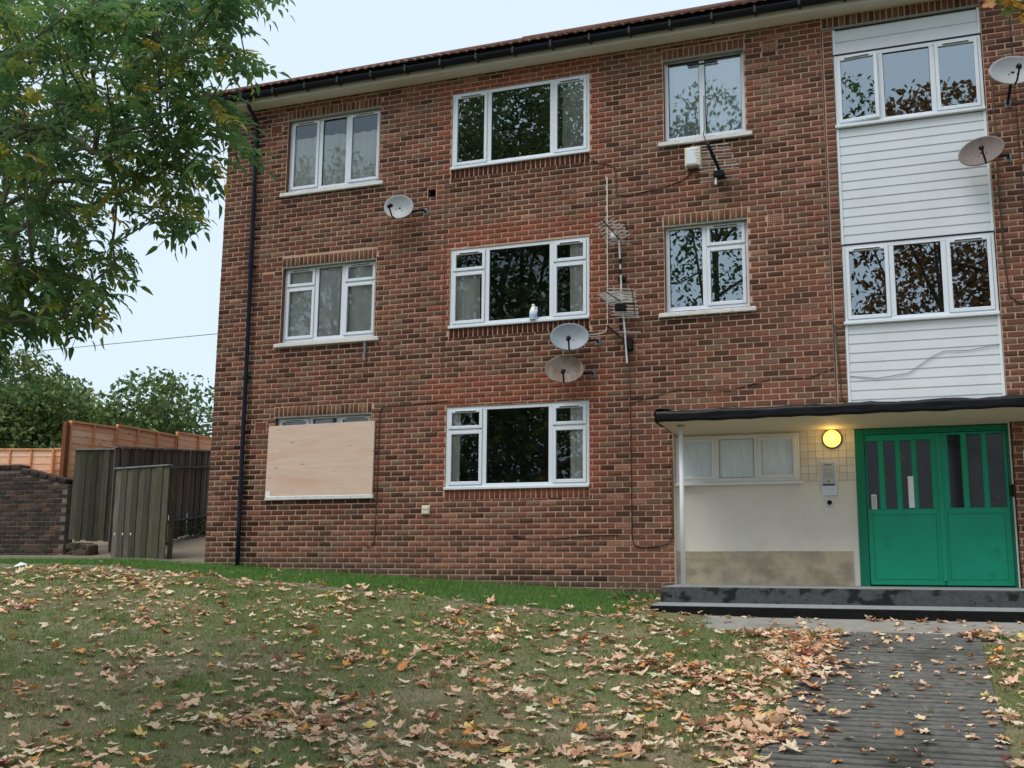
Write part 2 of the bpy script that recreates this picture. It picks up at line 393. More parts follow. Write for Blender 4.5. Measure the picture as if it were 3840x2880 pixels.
# openings: x0,x1,z0,z1
OPEN=dict(WL2=(-9.99,-8.225,6.455,7.765),WL1=(-9.965,-8.22,3.845,5.148),WL0=(-9.98,-8.22,1.33,2.615),
 WM2=(-6.92,-4.615,6.472,7.757),WM1=(-6.90,-4.627,3.868,5.136),WM0=(-6.92,-4.635,1.364,2.623),
 WR2=(-3.455,-2.25,6.475,7.78),WR1=(-3.475,-2.267,3.865,5.176),
 CLAD=(-.99,.965,2.30,7.84),ENT=(-3.39,.985,-1.2,2.31),HOLE=(-7.32,-7.18,6.06,6.19))
cutx=sorted({BX0,BX1}|{v for o in OPEN.values() for v in o[:2]}); cutz=sorted({-1.0,ZTOP}|{max(v,-1.0) for o in OPEN.values() for v in o[2:]})
def inopen(x,z): return any(o[0]<x<o[1] and o[2]<z<o[3] for o in OPEN.values())
b=MB()
for i in range(len(cutx)-1):
    for j in range(len(cutz)-1):
        x0,x1,z0,z1=cutx[i],cutx[i+1],cutz[j],cutz[j+1]
        if inopen((x0+x1)/2,(z0+z1)/2): continue
        b.add([(x0,0,z0),(x1,0,z0),(x1,0,z1),(x0,0,z1)],[(0,1,2,3)])
RV=[]
for k,o in OPEN.items():
    x0,x1,z0,z1=o; d=.28
    if k in('CLAD','ENT'): continue
    rv=MB(); RV.append(rv); rv.add([(x0,0,z0),(x1,0,z0),(x1,0,z1),(x0,0,z1),(x0,d,z0),(x1,d,z0),(x1,d,z1),(x0,d,z1)],[(0,4,5,1),(3,2,6,7),(0,3,7,4),(1,5,6,2)])
wall=b.build('facade_wall','mortar',bld)
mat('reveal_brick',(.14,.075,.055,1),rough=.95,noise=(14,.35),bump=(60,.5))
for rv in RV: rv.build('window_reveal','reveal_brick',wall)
# side and back walls (brick texture: seen only from elsewhere)
mb_=mat('far_brick',rough=.9); n=mb_.node_tree; bt=n.nodes.new('ShaderNodeTexBrick'); tcx=n.nodes.new('ShaderNodeTexCoord'); mpx=n.nodes.new('ShaderNodeMapping')
mpx.inputs['Rotation'].default_value=(R(90),0,R(90)); n.links.new(tcx.outputs['Object'],mpx.inputs[0]); n.links.new(mpx.outputs[0],bt.inputs[0])
bt.inputs['Color1'].default_value=(.2,.085,.06,1); bt.inputs['Color2'].default_value=(.10,.05,.038,1); bt.inputs['Mortar'].default_value=(.42,.3,.24,1)
bt.inputs['Scale'].default_value=1; bt.inputs['Mortar Size'].default_value=.006; bt.inputs['Brick Width'].default_value=.225; bt.inputs['Row Height'].default_value=.0832
n.links.new(bt.outputs[0],n.nodes['Principled BSDF'].inputs['Base Color'])
b=MB()
b.add([(BX0,0,-1),(BX0,BY1,-1),(BX0,BY1,ZTOP),(BX0,0,ZTOP)],[(0,3,2,1)])
b.add([(BX1,0,-1),(BX1,BY1,-1),(BX1,BY1,ZTOP),(BX1,0,ZTOP)],[(0,1,2,3)])
b.add([(BX0,BY1,-1),(BX1,BY1,-1),(BX1,BY1,ZTOP),(BX0,BY1,ZTOP)],[(0,3,2,1)])
b.add([(BX0,.3,ZTOP),(BX1,.3,ZTOP),(BX1,BY1,ZTOP),(BX0,BY1,ZTOP)],[(0,1,2,3)])
b.build('rear_wall',mb_,bld)

# ---- bricks
COURSE,PIT,JT=.0832,.2245,.0165
SOLD=[]   # soldier courses x0,x1,z0,z1,red
for k in('WL2','WL1','WL0','WR2','WR1'):
    o=OPEN[k]; SOLD.append((o[0]-.015,o[1]+.01,o[3],o[3]+.15,0))
for k in('WM2','WM1','WM0'):
    o=OPEN[k]; SOLD.append((o[0]-.005,o[1]+.005,o[2]-.155,o[2]-.005,1))
SOLD.append((-1.13,.97,7.86,8.03,0))
AIRB=[(-10.33,-10.12,7.33+.22,7.33+.36),(-10.36,-10.14,4.92,5.05),(-10.36,-10.14,2.4,2.53),(-1.975,-1.766,7.645,7.775),(-1.975,-1.766,5.045,5.175)]
PIER=(-1.125,-.99)     # recessed strip beside the cladding
excl=[o for o in OPEN.values()]+[s[:4] for s in SOLD]+AIRB+[(-1.14,-.985,2.3,7.86)]
def subtract(rect,hole):
    x0,x1,z0,z1=rect;a,b_,c,d=hole
    if b_<=x0 or a>=x1 or d<=z0 or c>=z1: return [rect]
    out=[]
    if a>x0: out.append((x0,a-JT*.7,z0,z1))
    if b_<x1: out.append((b_+JT*.7,x1,z0,z1))
    xa,xb=max(x0,a),min(x1,b_)
    if c>z0: out.append((xa,xb,z0,c))
    if d<z1: out.append((xa,xb,d+JT*.7,z1))
    return [r for r in out if r[1]-r[0]>.02 and r[3]-r[2]>.018]
def brickcol(x,z,row,red=False,sold=False):
    r=rng.random(); v=rng.normal(1,.10)
    zone=red
    for k in('WM2','WM1','WM0'):
        o=OPEN[k]; ex=.13+.11*(row%2)+.04*math.sin(row*2.3)
        if o[0]-ex<x<o[1]+ex and o[2]-.02<z<o[3]+.36 and not(k=='WM2' and z>7.93 and x<-6): zone=True
        if k=='WM0' and o[0]-.35<x<o[1]+.35 and o[3]+.02<z<o[3]+.45: zone=True
    if zone:
        c=np.array([.235,.078,.050]) if r<.75 else np.array([.20,.085,.06])
        if sold: c=np.array([.20,.072,.048])
    elif sold: c=np.array([.155,.077,.052]) if r<.6 else (np.array([.10,.052,.038]) if r<.85 else np.array([.19,.12,.075]))
    elif z<.62 and x>-8 and z<1.1: c=np.array([.215,.105,.075]) if r<.6 else np.array([.13,.072,.055])
    elif r<.42: c=np.array([.178,.078,.055])
    elif r<.66: c=np.array([.128,.068,.050])
    elif r<.80: c=np.array([.082,.042,.032])
    elif r<.95: c=np.array([.165,.108,.078])
    else: c=np.array([.25,.13,.095])
    c=c*v*np.array([1.03,.97,.90])
    # soot and damp: beside the downpipe foot, and along the lowest courses
    px=-10.56-.0*(z)
    dx=abs(x-(-10.50-.02*z))
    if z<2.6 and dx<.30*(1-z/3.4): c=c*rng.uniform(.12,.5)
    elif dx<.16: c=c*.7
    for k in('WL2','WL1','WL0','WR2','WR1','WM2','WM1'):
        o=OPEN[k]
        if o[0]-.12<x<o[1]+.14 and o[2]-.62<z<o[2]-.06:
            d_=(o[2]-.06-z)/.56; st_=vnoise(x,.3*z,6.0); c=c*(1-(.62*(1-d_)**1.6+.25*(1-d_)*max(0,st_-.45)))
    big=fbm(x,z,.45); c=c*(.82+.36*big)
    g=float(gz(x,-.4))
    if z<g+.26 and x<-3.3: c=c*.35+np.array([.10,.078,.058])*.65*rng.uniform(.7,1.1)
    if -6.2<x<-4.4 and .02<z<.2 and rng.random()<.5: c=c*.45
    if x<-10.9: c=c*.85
    return tuple(np.clip(c,.005,1))+(1,)
BR=[]   # rect, colour, y offset
row=0; z=-.9
zs0=-.9
while z<ZTOP-.02:
    off=(row%2)*PIT/2+ (0.0)
    x=BX0-off
    while x<BX1:
        x0=max(x+JT/2*0,BX0); x1=min(x+PIT-JT,BX1)
        if x1-x0>.03:
            j=rng.normal(0,.0012,2)
            rects=[(x0+j[0],x1+j[1],z,min(z+COURSE-JT,ZTOP))]
            for h in excl:
                rects=[q for r_ in rects for q in subtract(r_,h)]
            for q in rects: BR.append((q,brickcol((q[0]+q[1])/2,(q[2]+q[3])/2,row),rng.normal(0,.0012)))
        x+=PIT
    z+=COURSE; row+=1
for s in SOLD:
    nn=round((s[1]-s[0])/.0812); w=(s[1]-s[0])/nn
    for i in range(nn):
        x0=s[0]+i*w+JT*.5; x1=s[0]+(i+1)*w-JT*.5
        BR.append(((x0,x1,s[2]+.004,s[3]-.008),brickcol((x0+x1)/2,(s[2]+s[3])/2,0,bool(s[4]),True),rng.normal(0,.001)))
# recessed strip beside the cladding
zz=zs0+COURSE*math.ceil((2.3-zs0)/COURSE); 
while zz<7.84:
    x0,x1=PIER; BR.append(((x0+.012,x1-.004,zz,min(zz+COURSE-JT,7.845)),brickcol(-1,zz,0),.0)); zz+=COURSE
pierset=len(BR)
def brickgeo(q,yo,c):
    x0,x1,z0,z1=q; b=.004; yb=.012; ym=-.0035+yo; yf=-.0075+yo
    v=[(x0,yb,z0),(x1,yb,z0),(x1,yb,z1),(x0,yb,z1),(x0,ym,z0),(x1,ym,z0),(x1,ym,z1),(x0,ym,z1),
       (x0+b,yf,z0+b),(x1-b,yf,z0+b),(x1-b,yf,z1-b),(x0+b,yf,z1-b)]
    return v
BF=[(8,9,10,11),(4,5,9,8),(5,6,10,9),(6,7,11,10),(7,4,8,11),(0,1,5,4),(1,2,6,5),(2,3,7,6),(3,0,4,7)]
# the 300 that show largest: nearest ones in view and not hidden by the porch
sc=[]
for i,(q,c,yo) in enumerate(BR):
    if abs((q[1]-q[0])-(PIT-JT))>.006 or abs((q[3]-q[2])-(COURSE-JT))>.001: sc.append(1e9); continue
    cx,cz=(q[0]+q[1])/2,(q[2]+q[3])/2; p=project((cx,0,cz))
    if not p or not(20<p[0]<3820 and 20<p[1]<2860) or (cz<2.45 and cx>-3.5): sc.append(1e9); continue
    sc.append((Vector((cx,0,cz))-CAM).length)
order=np.argsort(sc)[:300]; single=set(int(i) for i in order)
PAL={}
def stdbrick(k):
    if k in PAL: return PAL[k]
    w,h=(PIT-JT)/2,(COURSE-JT)/2
    me=bpy.data.meshes.new('brick'); me.from_pydata(brickgeo((-w,w,-h,h),0,None),[],BF)
    a=me.color_attributes.new('Col','FLOAT_COLOR','POINT'); a.data.foreach_set('color',np.tile(np.array(k,np.float32),12)); me.materials.append(MATS['brick'])
    PAL[k]=me; return me
pal=[BR[i][1] for i in list(single)[:40]]
VV=[];CC=[]
for i,(q,c,yo) in enumerate(BR):
    if i in single:
        k=min(pal,key=lambda t:sum((t[m]-c[m])**2 for m in range(3)))
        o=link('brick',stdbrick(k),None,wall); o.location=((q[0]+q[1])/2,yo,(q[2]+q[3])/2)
    else:
        g_=brickgeo(q,yo,c)
        if i>=pierset-len([1 for _ in range(0)]): pass
        jv=rng.normal(0,.0019,(4,2)); jf=rng.normal(0,.0012,(4,2))
        for t_ in range(4):
            for q_ in (4,8):
                p_=g_[q_+t_]; g_[q_+t_]=(p_[0]+jv[t_,0]+(jf[t_,0] if q_==8 else 0),p_[1],p_[2]+jv[t_,1]*.8+(jf[t_,1] if q_==8 else 0))
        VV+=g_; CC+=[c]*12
nb=len(VV)//12
F=(np.array(BF)[None]+12*np.arange(nb)[:,None,None]).reshape(-1,4)
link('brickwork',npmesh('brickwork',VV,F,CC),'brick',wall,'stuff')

# ---- steel lintel edge above the cladding, joint line
MB().box(-1.13,.98,-.03,.02,7.838,7.858).build('lintel','concrete_lintel',bld)
for k in('WL2','WL1','WL0','WR2','WR1'):
    o=OPEN[k]; MB().box(o[0]+.002,o[1]-.002,.004,.2,o[3]-.03,o[3]-.001).build('lintel','concrete_lintel',bld)
MB().box(-7.005,-6.993,-.0085,.01,3.15,6.35).build('joint_strip','cable_brown',bld)
MB().box(-1.143,-1.13,-.0085,.01,2.4,7.83).build('joint_strip','seal_black',bld)
MB().box(1.325,1.338,-.0085,.01,2.4,8.0).build('joint_strip','seal_black',bld)

# ---- airbricks and vents
for i,a in enumerate(AIRB):
    b=MB(); b.box(a[0]+.006,a[1]-.006,-.004,.03,a[2]+.005,a[3]-.005)
    v=b.build('air_brick','terracotta',bld)
    h=MB(); nx,nz_=7,4
    for ix in range(nx):
        for iz in range(nz_):
            cx=a[0]+.022+(a[1]-a[0]-.044)*ix/(nx-1); cz=a[2]+.022+(a[3]-a[2]-.044)*iz/(nz_-1)
            h.box(cx-.007,cx+.007,-.0055,.0,cz-.009,cz+.009)
    if i>2: h.build('vent_hole','mortar',v)
    else: h.build('vent_hole','terracotta',v)
b=MB(); b.box(-7.31,-7.19,.10,.12,6.05,6.2); b.build('vent_opening','hole_black',bld)
b=MB(); b.box(-7.29,-7.155,-.03,.01,.985,1.125,.006); v=b.build('boiler_vent','vent_cream',bld)
b=MB()
for k in range(2): b.box(-7.28,-7.165,-.045,-.028,1.0+k*.06,1.045+k*.06,.004)
b.build('louvre','vent_cream',v)
# overflow pipe under the sill
MB().tube([(-8.36,-.02,3.76),(-8.36,-.03,3.5),(-8.35,-.035,3.44)],.022,8).build('overflow_pipe','mark_grey',bld)

# ---- windows
def ring(mb,x0,x1,z0,z1,w,y0,y1,bev=.005,wb=None):
    wb=wb or w
    mb.box(x0,x0+w,y0,y1,z0,z1,bev); mb.box(x1-w,x1,y0,y1,z0,z1,bev)
    mb.box(x0+w,x1-w,y0+.001,y1-.001,z0,z0+wb,bev); mb.box(x0+w,x1-w,y0+.001,y1-.001,z1-w,z1,bev)
def window(key,x0,x1,z0,z1,y,bounds,colspec,trans=None,openleft=0,vents=True,sill='stone',material='white_upvc',fw=.058):
    """y = outer face of the frame; colspec per column: 'f' fixed, 's' sash, 't' top light over a sash"""
    fr=MB(); D=.07; GL='clear_glass' if key in('WL2','WL1','WL0','WM1','WM0') else 'glass'
    ring(fr,x0,x1,z0,z1,fw,y,y+D,.004,fw+.02)
    bs=[x0]+list(bounds)+[x1]; mw=.042
    for bnd in bounds: fr.box(bnd-mw,bnd+mw,y+.0015,y+D-.0015,z0+fw+.02,z1-fw,.004)
    for i,cs in enumerate(colspec):
        if cs=='t': fr.box(bs[i]+fw*.8,bs[i+1]-mw*.9,y+.002,y+D-.002,trans-.03,trans+.03,.003)
    w=fr.build('window',material,bld)
    def cell(a,b_,c,d,kind,slot):
        # a..b x, c..d z inner daylight opening of the frame
        if kind=='s':
            o=MB(); ov=.014; sw=.05
            ang=openleft if (openleft and a<x0+.2) else 0
            ax0,ax1,az0,az1=a-ov,b_+ov,c-ov,d+ov; sy0,sy1=y-.016,y+.045
            if not ang:
                gs=MB(); ring(gs,ax0-.004,ax1+.004,az0-.004,az1+.004,.006,y-.0025,y+.001,0); gs.build('seal','mark_grey',w)
            ring(o,ax0,ax1,az0,az1,sw,sy0,sy1,.006)
            s=o.build('sash',material,w)
            g=MB(); g.add([(ax0+sw-.004,y+.012,az0+sw-.004),(ax1-sw+.004,y+.012,az0+sw-.004),(ax1-sw+.004,y+.012,az1-sw+.004),(ax0+sw-.004,y+.012,az1-sw+.004)],[(0,1,2,3)])
            gl=g.build('pane',GL,w)
            q=MB(); ring(q,ax0+sw-.007,ax1-sw+.007,az0+sw-.007,az1-sw+.007,.008,y-.004,y+.004,0); sl=q.build('glazing_bead','seal_black',w)
            vn=None
            if slot:
                v=MB(); wv=(ax1-ax0)*.62; cx=(ax0+ax1)/2; v.box(cx-wv/2,cx+wv/2,sy0-.014,sy0+.004,az1-sw*.62,az1-sw*.2,.004); vn=v.build('trickle_vent','white_upvc',w)
                v2=MB(); v2.box(cx-wv/2+.006,cx+wv/2-.006,sy0-.0155,sy0-.010,az1-sw*.72,az1-sw*.5); v3=v2.build('vent_slot','seal_black',w)
            if ang:
                T=Matrix.Translation((ax0,y,0))@Matrix.Rotation(ang,4,'Z')@Matrix.Translation((-ax0,-y,0))
                for ob in (s,gl,sl)+((vn,v3) if vn else ()): ob.matrix_basis=T
                bk=MB(); ring(bk,a-.004,b_+.004,c-.004,d+.004,.014,y+.006,y+.02,0); bk.build('rebate','seal_black',w)
        else:
            g=MB(); g.add([(a-.004,y+.03,c-.004),(b_+.004,y+.03,c-.004),(b_+.004,y+.03,d+.004),(a-.004,y+.03,d+.004)],[(0,1,2,3)])
            g.build('pane',GL,w)
            q=MB(); ring(q,a-.003,b_+.003,c-.003,d+.003,.009,y+.012,y+.026,0); q.build('glazing_bead','seal_black',w)
    for i,cs in enumerate(colspec):
        a=bs[i]+(fw if i==0 else mw); b_=bs[i+1]-(fw if i==len(colspec)-1 else mw)
        zb=z0+fw+.02; zt=z1-fw
        if cs=='t': cell(a,b_,trans+.03,zt,'s',vents); cell(a,b_,zb,trans-.03,'s',False)
        else: cell(a,b_,zb,zt,cs,vents and cs=='s')
    if sill=='stone':
        s=MB(); s.box(x0-.085,x1+.10,-.055,.12,z0-.085,z0-.022,.008); s.build('sill','white_sill',w)
        s=MB(); s.box(x0-.005,x1+.005,y-.05,y+.02,z0-.024,z0+.006,.006); s.build('cill_nose','white_upvc',w)
    elif sill=='flush':
        s=MB(); s.box(x0-.012,x1+.004,y-.055,y+.01,z0-.012,z0+.03,.006); s.build('sill','white_upvc',w)
    # room behind: an open box, so that the pane looks into depth
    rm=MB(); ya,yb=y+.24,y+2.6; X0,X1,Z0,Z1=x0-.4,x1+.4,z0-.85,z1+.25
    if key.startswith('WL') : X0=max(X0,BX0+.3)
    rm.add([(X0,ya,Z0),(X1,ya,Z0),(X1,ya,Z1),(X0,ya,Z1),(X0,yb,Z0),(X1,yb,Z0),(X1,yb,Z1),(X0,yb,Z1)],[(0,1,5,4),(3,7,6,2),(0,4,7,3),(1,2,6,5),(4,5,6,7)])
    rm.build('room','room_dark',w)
    return w
def curtain(w,x0,x1,z0,z1,y,folds,material='curtain',amp=.022):
    n_=max(8,int(folds*8)); vs=[];fs=[]
    ph=random.random()*6
    for i in range(n_+1):
        t=i/n_; xx=x0+(x1-x0)*t
        for zz,k in ((z0,1.25),((z0+z1)/2,1),(z1,.7)):
            vs.append((xx+.01*math.sin(t*folds*5+zz),y+amp*k*math.sin(t*folds*2*math.pi+ph)+amp*.4*math.sin(t*folds*5.3),zz))
    for i in range(n_):
        for j in (0,1): fs.append((3*i+j,3*i+3+j,3*i+4+j,3*i+1+j))
    MB().add(vs,fs).build('curtain',material,w,True)
O=OPEN
w=window('WL2',*O['WL2'],.085,(-9.395,-8.865),'sfs'); 
curtain(w,-9.95,-9.0,6.5,7.45,.15,5); curtain(w,-9.05,-8.27,6.5,7.42,.155,4)
w=window('WL1',*O['WL1'],.085,(-9.36,-8.845),'tft',4.79); curtain(w,-9.88,-8.95,3.86,5.14,.15,4); curtain(w,-8.93,-8.24,3.86,5.14,.155,2)
w=window('WL0',*O['WL0'],.085,(-9.36,-8.845),'tft',2.26); curtain(w,-9.9,-8.3,1.35,2.6,.3,5)
w=window('WM2',*O['WM2'],.012,(-6.285,-5.215),'sfs',sill='flush'); curtain(w,-5.08,-4.66,6.5,7.73,.095,3)
w=window('WM1',*O['WM1'],.012,(-6.285,-5.215),'tft',4.765,sill='flush'); curtain(w,-6.86,-6.43,3.88,4.72,.09,2.4); curtain(w,-4.95,-4.66,3.88,5.1,.09,2)
w=window('WM0',*O['WM0'],.012,(-6.295,-5.22),'tft',2.265,sill='flush'); curtain(w,-6.86,-6.72,1.38,2.6,.09,1); curtain(w,-4.95,-4.66,1.38,2.6,.09,2)
w=window('WR2',*O['WR2'],.085,(-2.89,),'ff'); curtain(w,-2.9,-2.29,6.5,7.74,.16,6,'net_curtain',.012); curtain(w,-3.4,-2.85,6.5,7.74,.2,5,'net_curtain',.012)
MB().box(-3.42,-2.29,.078,.09,7.715,7.732).build('vent_gap','seal_black',w); MB().box(-3.1,-2.65,.07,.09,7.655,7.675).build('trickle_vent','seal_black',w)
w=window('WR1',*O['WR1'],.085,(-2.895,),'ft',4.803)
WT=(-.985,.955)
w=window('WT2',WT[0],WT[1],6.345,7.435,.022,(-.365,.33),'sfs',openleft=-R(5.5),sill='flush')
w=window('WT1',WT[0],WT[1],3.502,4.618,.022,(-.352,.33),'sfs',sill='flush')

# ---- white cladding boards
def boards(z0,z1,nb):
    h=(z1-z0)/nb
    for i in range(nb):
        a=z0+i*h; x0,x1=-.955,.93
        y0=.020
        vs=[];prof=[(y0+.030,a),(y0+.004,a),(y0,a+.005),(y0+.002,a+h-.016),(y0+.013,a+h-.012),(y0+.013,a+h)]
        m=MB(); n_=len(prof)
        m.add([(x0,)+p for p in prof]+[(x1,)+p for p in prof],[(k,n_+k,n_+k+1,k+1) for k in range(n_-1)])
        m.build('cladding_board','white_cladding',clad)
cb=MB(); cb.box(-.99,.965,.052,.07,4.62,6.34)
clad=cb.build('cladding','mark_grey',bld)
for a_,b_ in ((2.3,3.50),(7.44,7.84)): MB().box(-.99,.965,.052,.07,a_,b_).build('backing_board','mark_grey',clad)
boards(7.455,7.82,2); boards(4.635,6.325,13); boards(2.32,3.485,9)
for z0,z1 in ((7.45,7.835),(4.63,6.33),(2.30,3.488)):
    for x0,x1 in ((-.988,-.95),(.926,.963)):
        MB().box(x0,x1,.004,.05,z0,z1,.006).build('corner_trim','white_upvc',clad)
for z0 in (7.440,4.622): MB().box(-.985,.96,.012,.05,z0,z0+.014).build('drip_trim','seal_black',clad)

# ---- eaves: soffit, fascia, gutter, downpipe
EX0,EX1=BX0-.36,BX1+.3
MB().box(EX0,EX1,-.27,.25,8.037,8.06).build('soffit','soffit_white',bld)
MB().box(EX0,EX1,-.285,-.268,8.03,8.22,.004).build('fascia','soffit_white',bld)
g=MB(); pr=[]; 
for k in range(13):
    a=math.pi*k/12; pr.append((-.362-.068*math.cos(a),8.165-.085*math.sin(a)))
inner=[(-.362-.06*math.cos(math.pi*k/12),8.167-.075*math.sin(math.pi*k/12)) for k in range(13)][::-1]
loop=pr+inner; n_=len(loop)
g.add([(EX0-.02,)+p for p in loop]+[(EX1,)+p for p in loop],[(k,(k+1)%n_,n_+(k+1)%n_,n_+k) for k in range(n_)])
g.add([(EX0-.02,)+p for p in pr],[tuple(range(13))])
gut=g.build('gutter','gutter_black',bld)
x=EX0+.25
while x<EX1:
    c=MB(); c.box(x-.018,x+.018,-.44,-.285,8.075,8.19,.01); c.build('gutter_bracket','seal_black',gut); x+=.62
pz=[(-10.585,-.36,8.09),(-10.585,-.34,7.95),(-10.583,-.12,7.80),(-10.582,-.075,7.70)]+[(-10.58+.068*(7.6-z_)/7.4,-.075,z_) for z_ in np.linspace(7.6,.2,12)]
dp=MB().tube(pz,.036,10).build('downpipe','pipe_black',bld,True)
for z_ in (7.0,5.2,3.3,1.4):
    xx=-10.58+.068*(7.6-z_)/7.4
    MB().tube([(xx,-.075,z_-.04),(xx,-.075,z_+.04)],.045,10).build('pipe_collar','pipe_black',dp)
    MB().box(xx-.07,xx+.07,-.05,.0,z_-.012,z_+.012,.004).build('pipe_clip','pipe_black',dp)

# ---- roof of rolled concrete tiles
PITCHR=R(29.3); YE,ZE=-.41,8.235; TW,GAUGE=.30,.335
YR=4.0
def tileprof():
    out=[]
    for t in np.linspace(0,1,9): out.append((t*TW,.020*abs(math.sin(t*2*math.pi))**.8 if True else 0))
    return out
tp=tileprof(); L=GAUGE+.06
tv=[];tf=[]; n_=len(tp)
for (xx,h) in tp:
    tv+=[(xx,0,h+.016),(xx,L,h),(xx,0,h-.004)]
for k in range(n_-1):
    a=3*k; tf+=[(a,a+3,a+4,a+1),(a+2,a+5,a+3,a)]
Rt=Matrix.Rotation(PITCHR,4,'X')
tcols=[(.20,.105,.075,1),(.165,.085,.065,1),(.23,.13,.095,1),(.14,.085,.07,1)]
def tilemesh(c):
    me=bpy.data.meshes.new('roof_tile'); me.from_pydata([Rt@Vector(v) for v in tv],[],tf)
    a=me.color_attributes.new('Col','FLOAT_COLOR','POINT'); a.data.foreach_set('color',np.tile(np.array(c,np.float32),len(tv))); me.materials.append(MATS['roof_tile']); return me
tms=[tilemesh(c) for c in tcols]
rb=MB(); ZR=ZE+(YR-YE)*math.tan(PITCHR); sl=.025
hx=EX0-.05
rb.add([(hx,YE,ZE-sl),(EX1,YE,ZE-sl),(EX1,YR,ZR-sl),(hx+(YR-YE),YR,ZR-sl),(hx,2*YR-YE,ZE-sl),(EX1,2*YR-YE,ZE-sl)],[(0,1,2,3),(3,2,5,4),(4,0,3)],(.15,.09,.07,1))
roof=rb.build('roof','roof_tile',bld)
TV=[];TFc=[];TC=[]; nc=0; crs=int((YR-YE)/(GAUGE*math.cos(PITCHR)))+1
for c_ in range(crs):
    yy=YE+c_*GAUGE*math.cos(PITCHR); zz=ZE+c_*GAUGE*math.sin(PITCHR)
    nx=int((EX1-hx)/TW)
    for i in range(nx):
        xx=hx+i*TW
        if xx+TW*.3<hx+(yy-YE)+.1: continue
        if c_<5 and nc<300 and xx<1.2:
            o=link('roof_tile',random.choice(tms),None,roof); o.location=(xx,yy,zz+random.uniform(0,.004)); nc+=1
        else:
            k=len(TV); TV+=[tuple(Rt@Vector(v)+Vector((xx,yy,zz))) for v in tv]; TFc+=[tuple(j+k for j in f) for f in tf]; TC+=[random.choice(tcols)]*len(tv)
link('roof_tiling',npmesh('roof_tiling',TV,TFc,TC),'roof_tile',roof,'stuff')
hp=MB(); hp.tube([(hx,YE,ZE+.01),(hx+(YR-YE),YR,ZR+.0)],.05,8,(.17,.09,.07,1)); hp.build('hip_tiles','roof_tile',roof)
hp=MB(); hp.tube([(hx+(YR-YE),YR,ZR+.02),(EX1,YR,ZR+.0)],.05,8,(.17,.09,.07,1)); hp.build('ridge_tiles','roof_tile',roof)

# ---- porch: canopy, post, entrance wall, window, doors
PY=-1.05; CXL,CXR=-3.36,2.3
cp=MB(); cp.add([(CXL,PY,2.105),(CXR,PY,2.105),(CXR,.2,2.068),(CXL,.2,2.068),(CXL,PY,2.22),(CXR,PY,2.22),(CXR,.0,2.28),(CXL,.0,2.28)],[(0,3,2,1),(4,5,6,7),(0,1,5,4),(0,4,7,3),(1,2,6,5)])
can=cp.build('canopy','soffit_cream',bld)
# dressed felt edge: lumpy rolled upstand along the front and the left end, lead flashing at the wall
fe=MB(); pts=[]; N=46
def edge(path,h0,h1,th):
    vs=[];fs=[]
    for i,(px,py,nx_,ny_) in enumerate(path):
        w1=.008*math.sin(i*1.7)+.006*math.sin(i*.6); w2=.012*math.sin(i*.9+1)+.006*math.sin(i*2.9)
        prof=[(0,h0+w1*.6),(.03,h0-.008+w1*.7),(.045,h0+.035),(.035+w1,h0+.065),(.048,h0+.09),(.03,h1+w2*.6),(-.02,h1+.012+w2),(-.16,h1+.004+w2*.5)]
        for t,zz in prof: vs.append((px+nx_*t,py+ny_*t,zz))
    m=8
    for i in range(len(path)-1):
        for k in range(m-1): fs.append((i*m+k,(i+1)*m+k,(i+1)*m+k+1,i*m+k+1))
    fe.add(vs,fs)
edge([(CXL-.02+(CXR-CXL+.04)*i/N,PY,0,-1) for i in range(N+1)],2.105,2.238,.05)
edge([(CXL,.0+(PY-.02)*i/9,-1,0) for i in range(10)],2.10,2.262,.05)
fe.build('felt_edge','felt_black',can,True)
fl=MB(); vs=[];fs=[]
for i in range(N+1):
    xx=CXL-.03+(CXR-CXL)*i/N; h=2.40+.012*math.sin(i*1.3)+.010*math.sin(i*.47)
    vs+=[(xx,-.012,h),(xx,-.03,2.31),(xx,-.2,2.262)]
for i in range(N):
    for k in (0,1): fs.append((3*i+k,3*i+3+k,3*i+4+k,3*i+1+k))
fl.add(vs,fs); fl.build('flashing','felt_black',can,True)
ps=MB().tube([(-3.12,-.74,-.05),(-3.12,-.74,2.10)],.031,14).build('porch_post','white_paint',can,True)
MB().lathe([(.0,0),(.055,0),(.055,.012),(.0,.012)],14,'z',(-3.12,-.74,2.084)).build('post_plate','mark_grey',ps)

EY=.13   # entrance wall plane
ew=MB(); ew.add([(-3.42,EY,-.3),(-.93,EY,-.3),(-.93,EY,2.09),(-3.42,EY,2.09)],[(0,1,2,3)])
ew.add([(-3.39,-.002,-.3),(-3.39,EY,-.3),(-3.39,EY,2.3),(-3.39,-.002,2.3)],[(0,3,2,1)])
ewo=ew.build('entrance_wall','cream_paint',bld)
ew=MB(); ew.box(.985,1.0,0,.2,-.3,2.3); ew.build('door_reveal','mortar',bld)
# small tiles still show between the lobby window and the doors
gt=MB(); gt.box(-1.655,-.945,EY-.003,EY+.01,1.38,2.085); gts=gt.build('tile_grout','tile_grout',ewo)
tm=[]
for c_ in (lin(208,201,190),lin(204,196,184),lin(211,205,195),lin(205,198,186)):
    me=bpy.data.meshes.new('wall_tile'); t=MB().box(-.0485,.0485,-.004,.004,-.0485,.0485,.002); me.from_pydata(t.v,[],t.f)
    m=mat('glazed_tile',c_,rough=.4,noise=(9,.07)); me.materials.append(m); tm.append(me)
for i in range(7):
    for j in range(7):
        o=link('wall_tile',random.choice(tm),None,ewo); o.location=(-1.604+i*.1012,EY-.006,1.432+j*.1012)
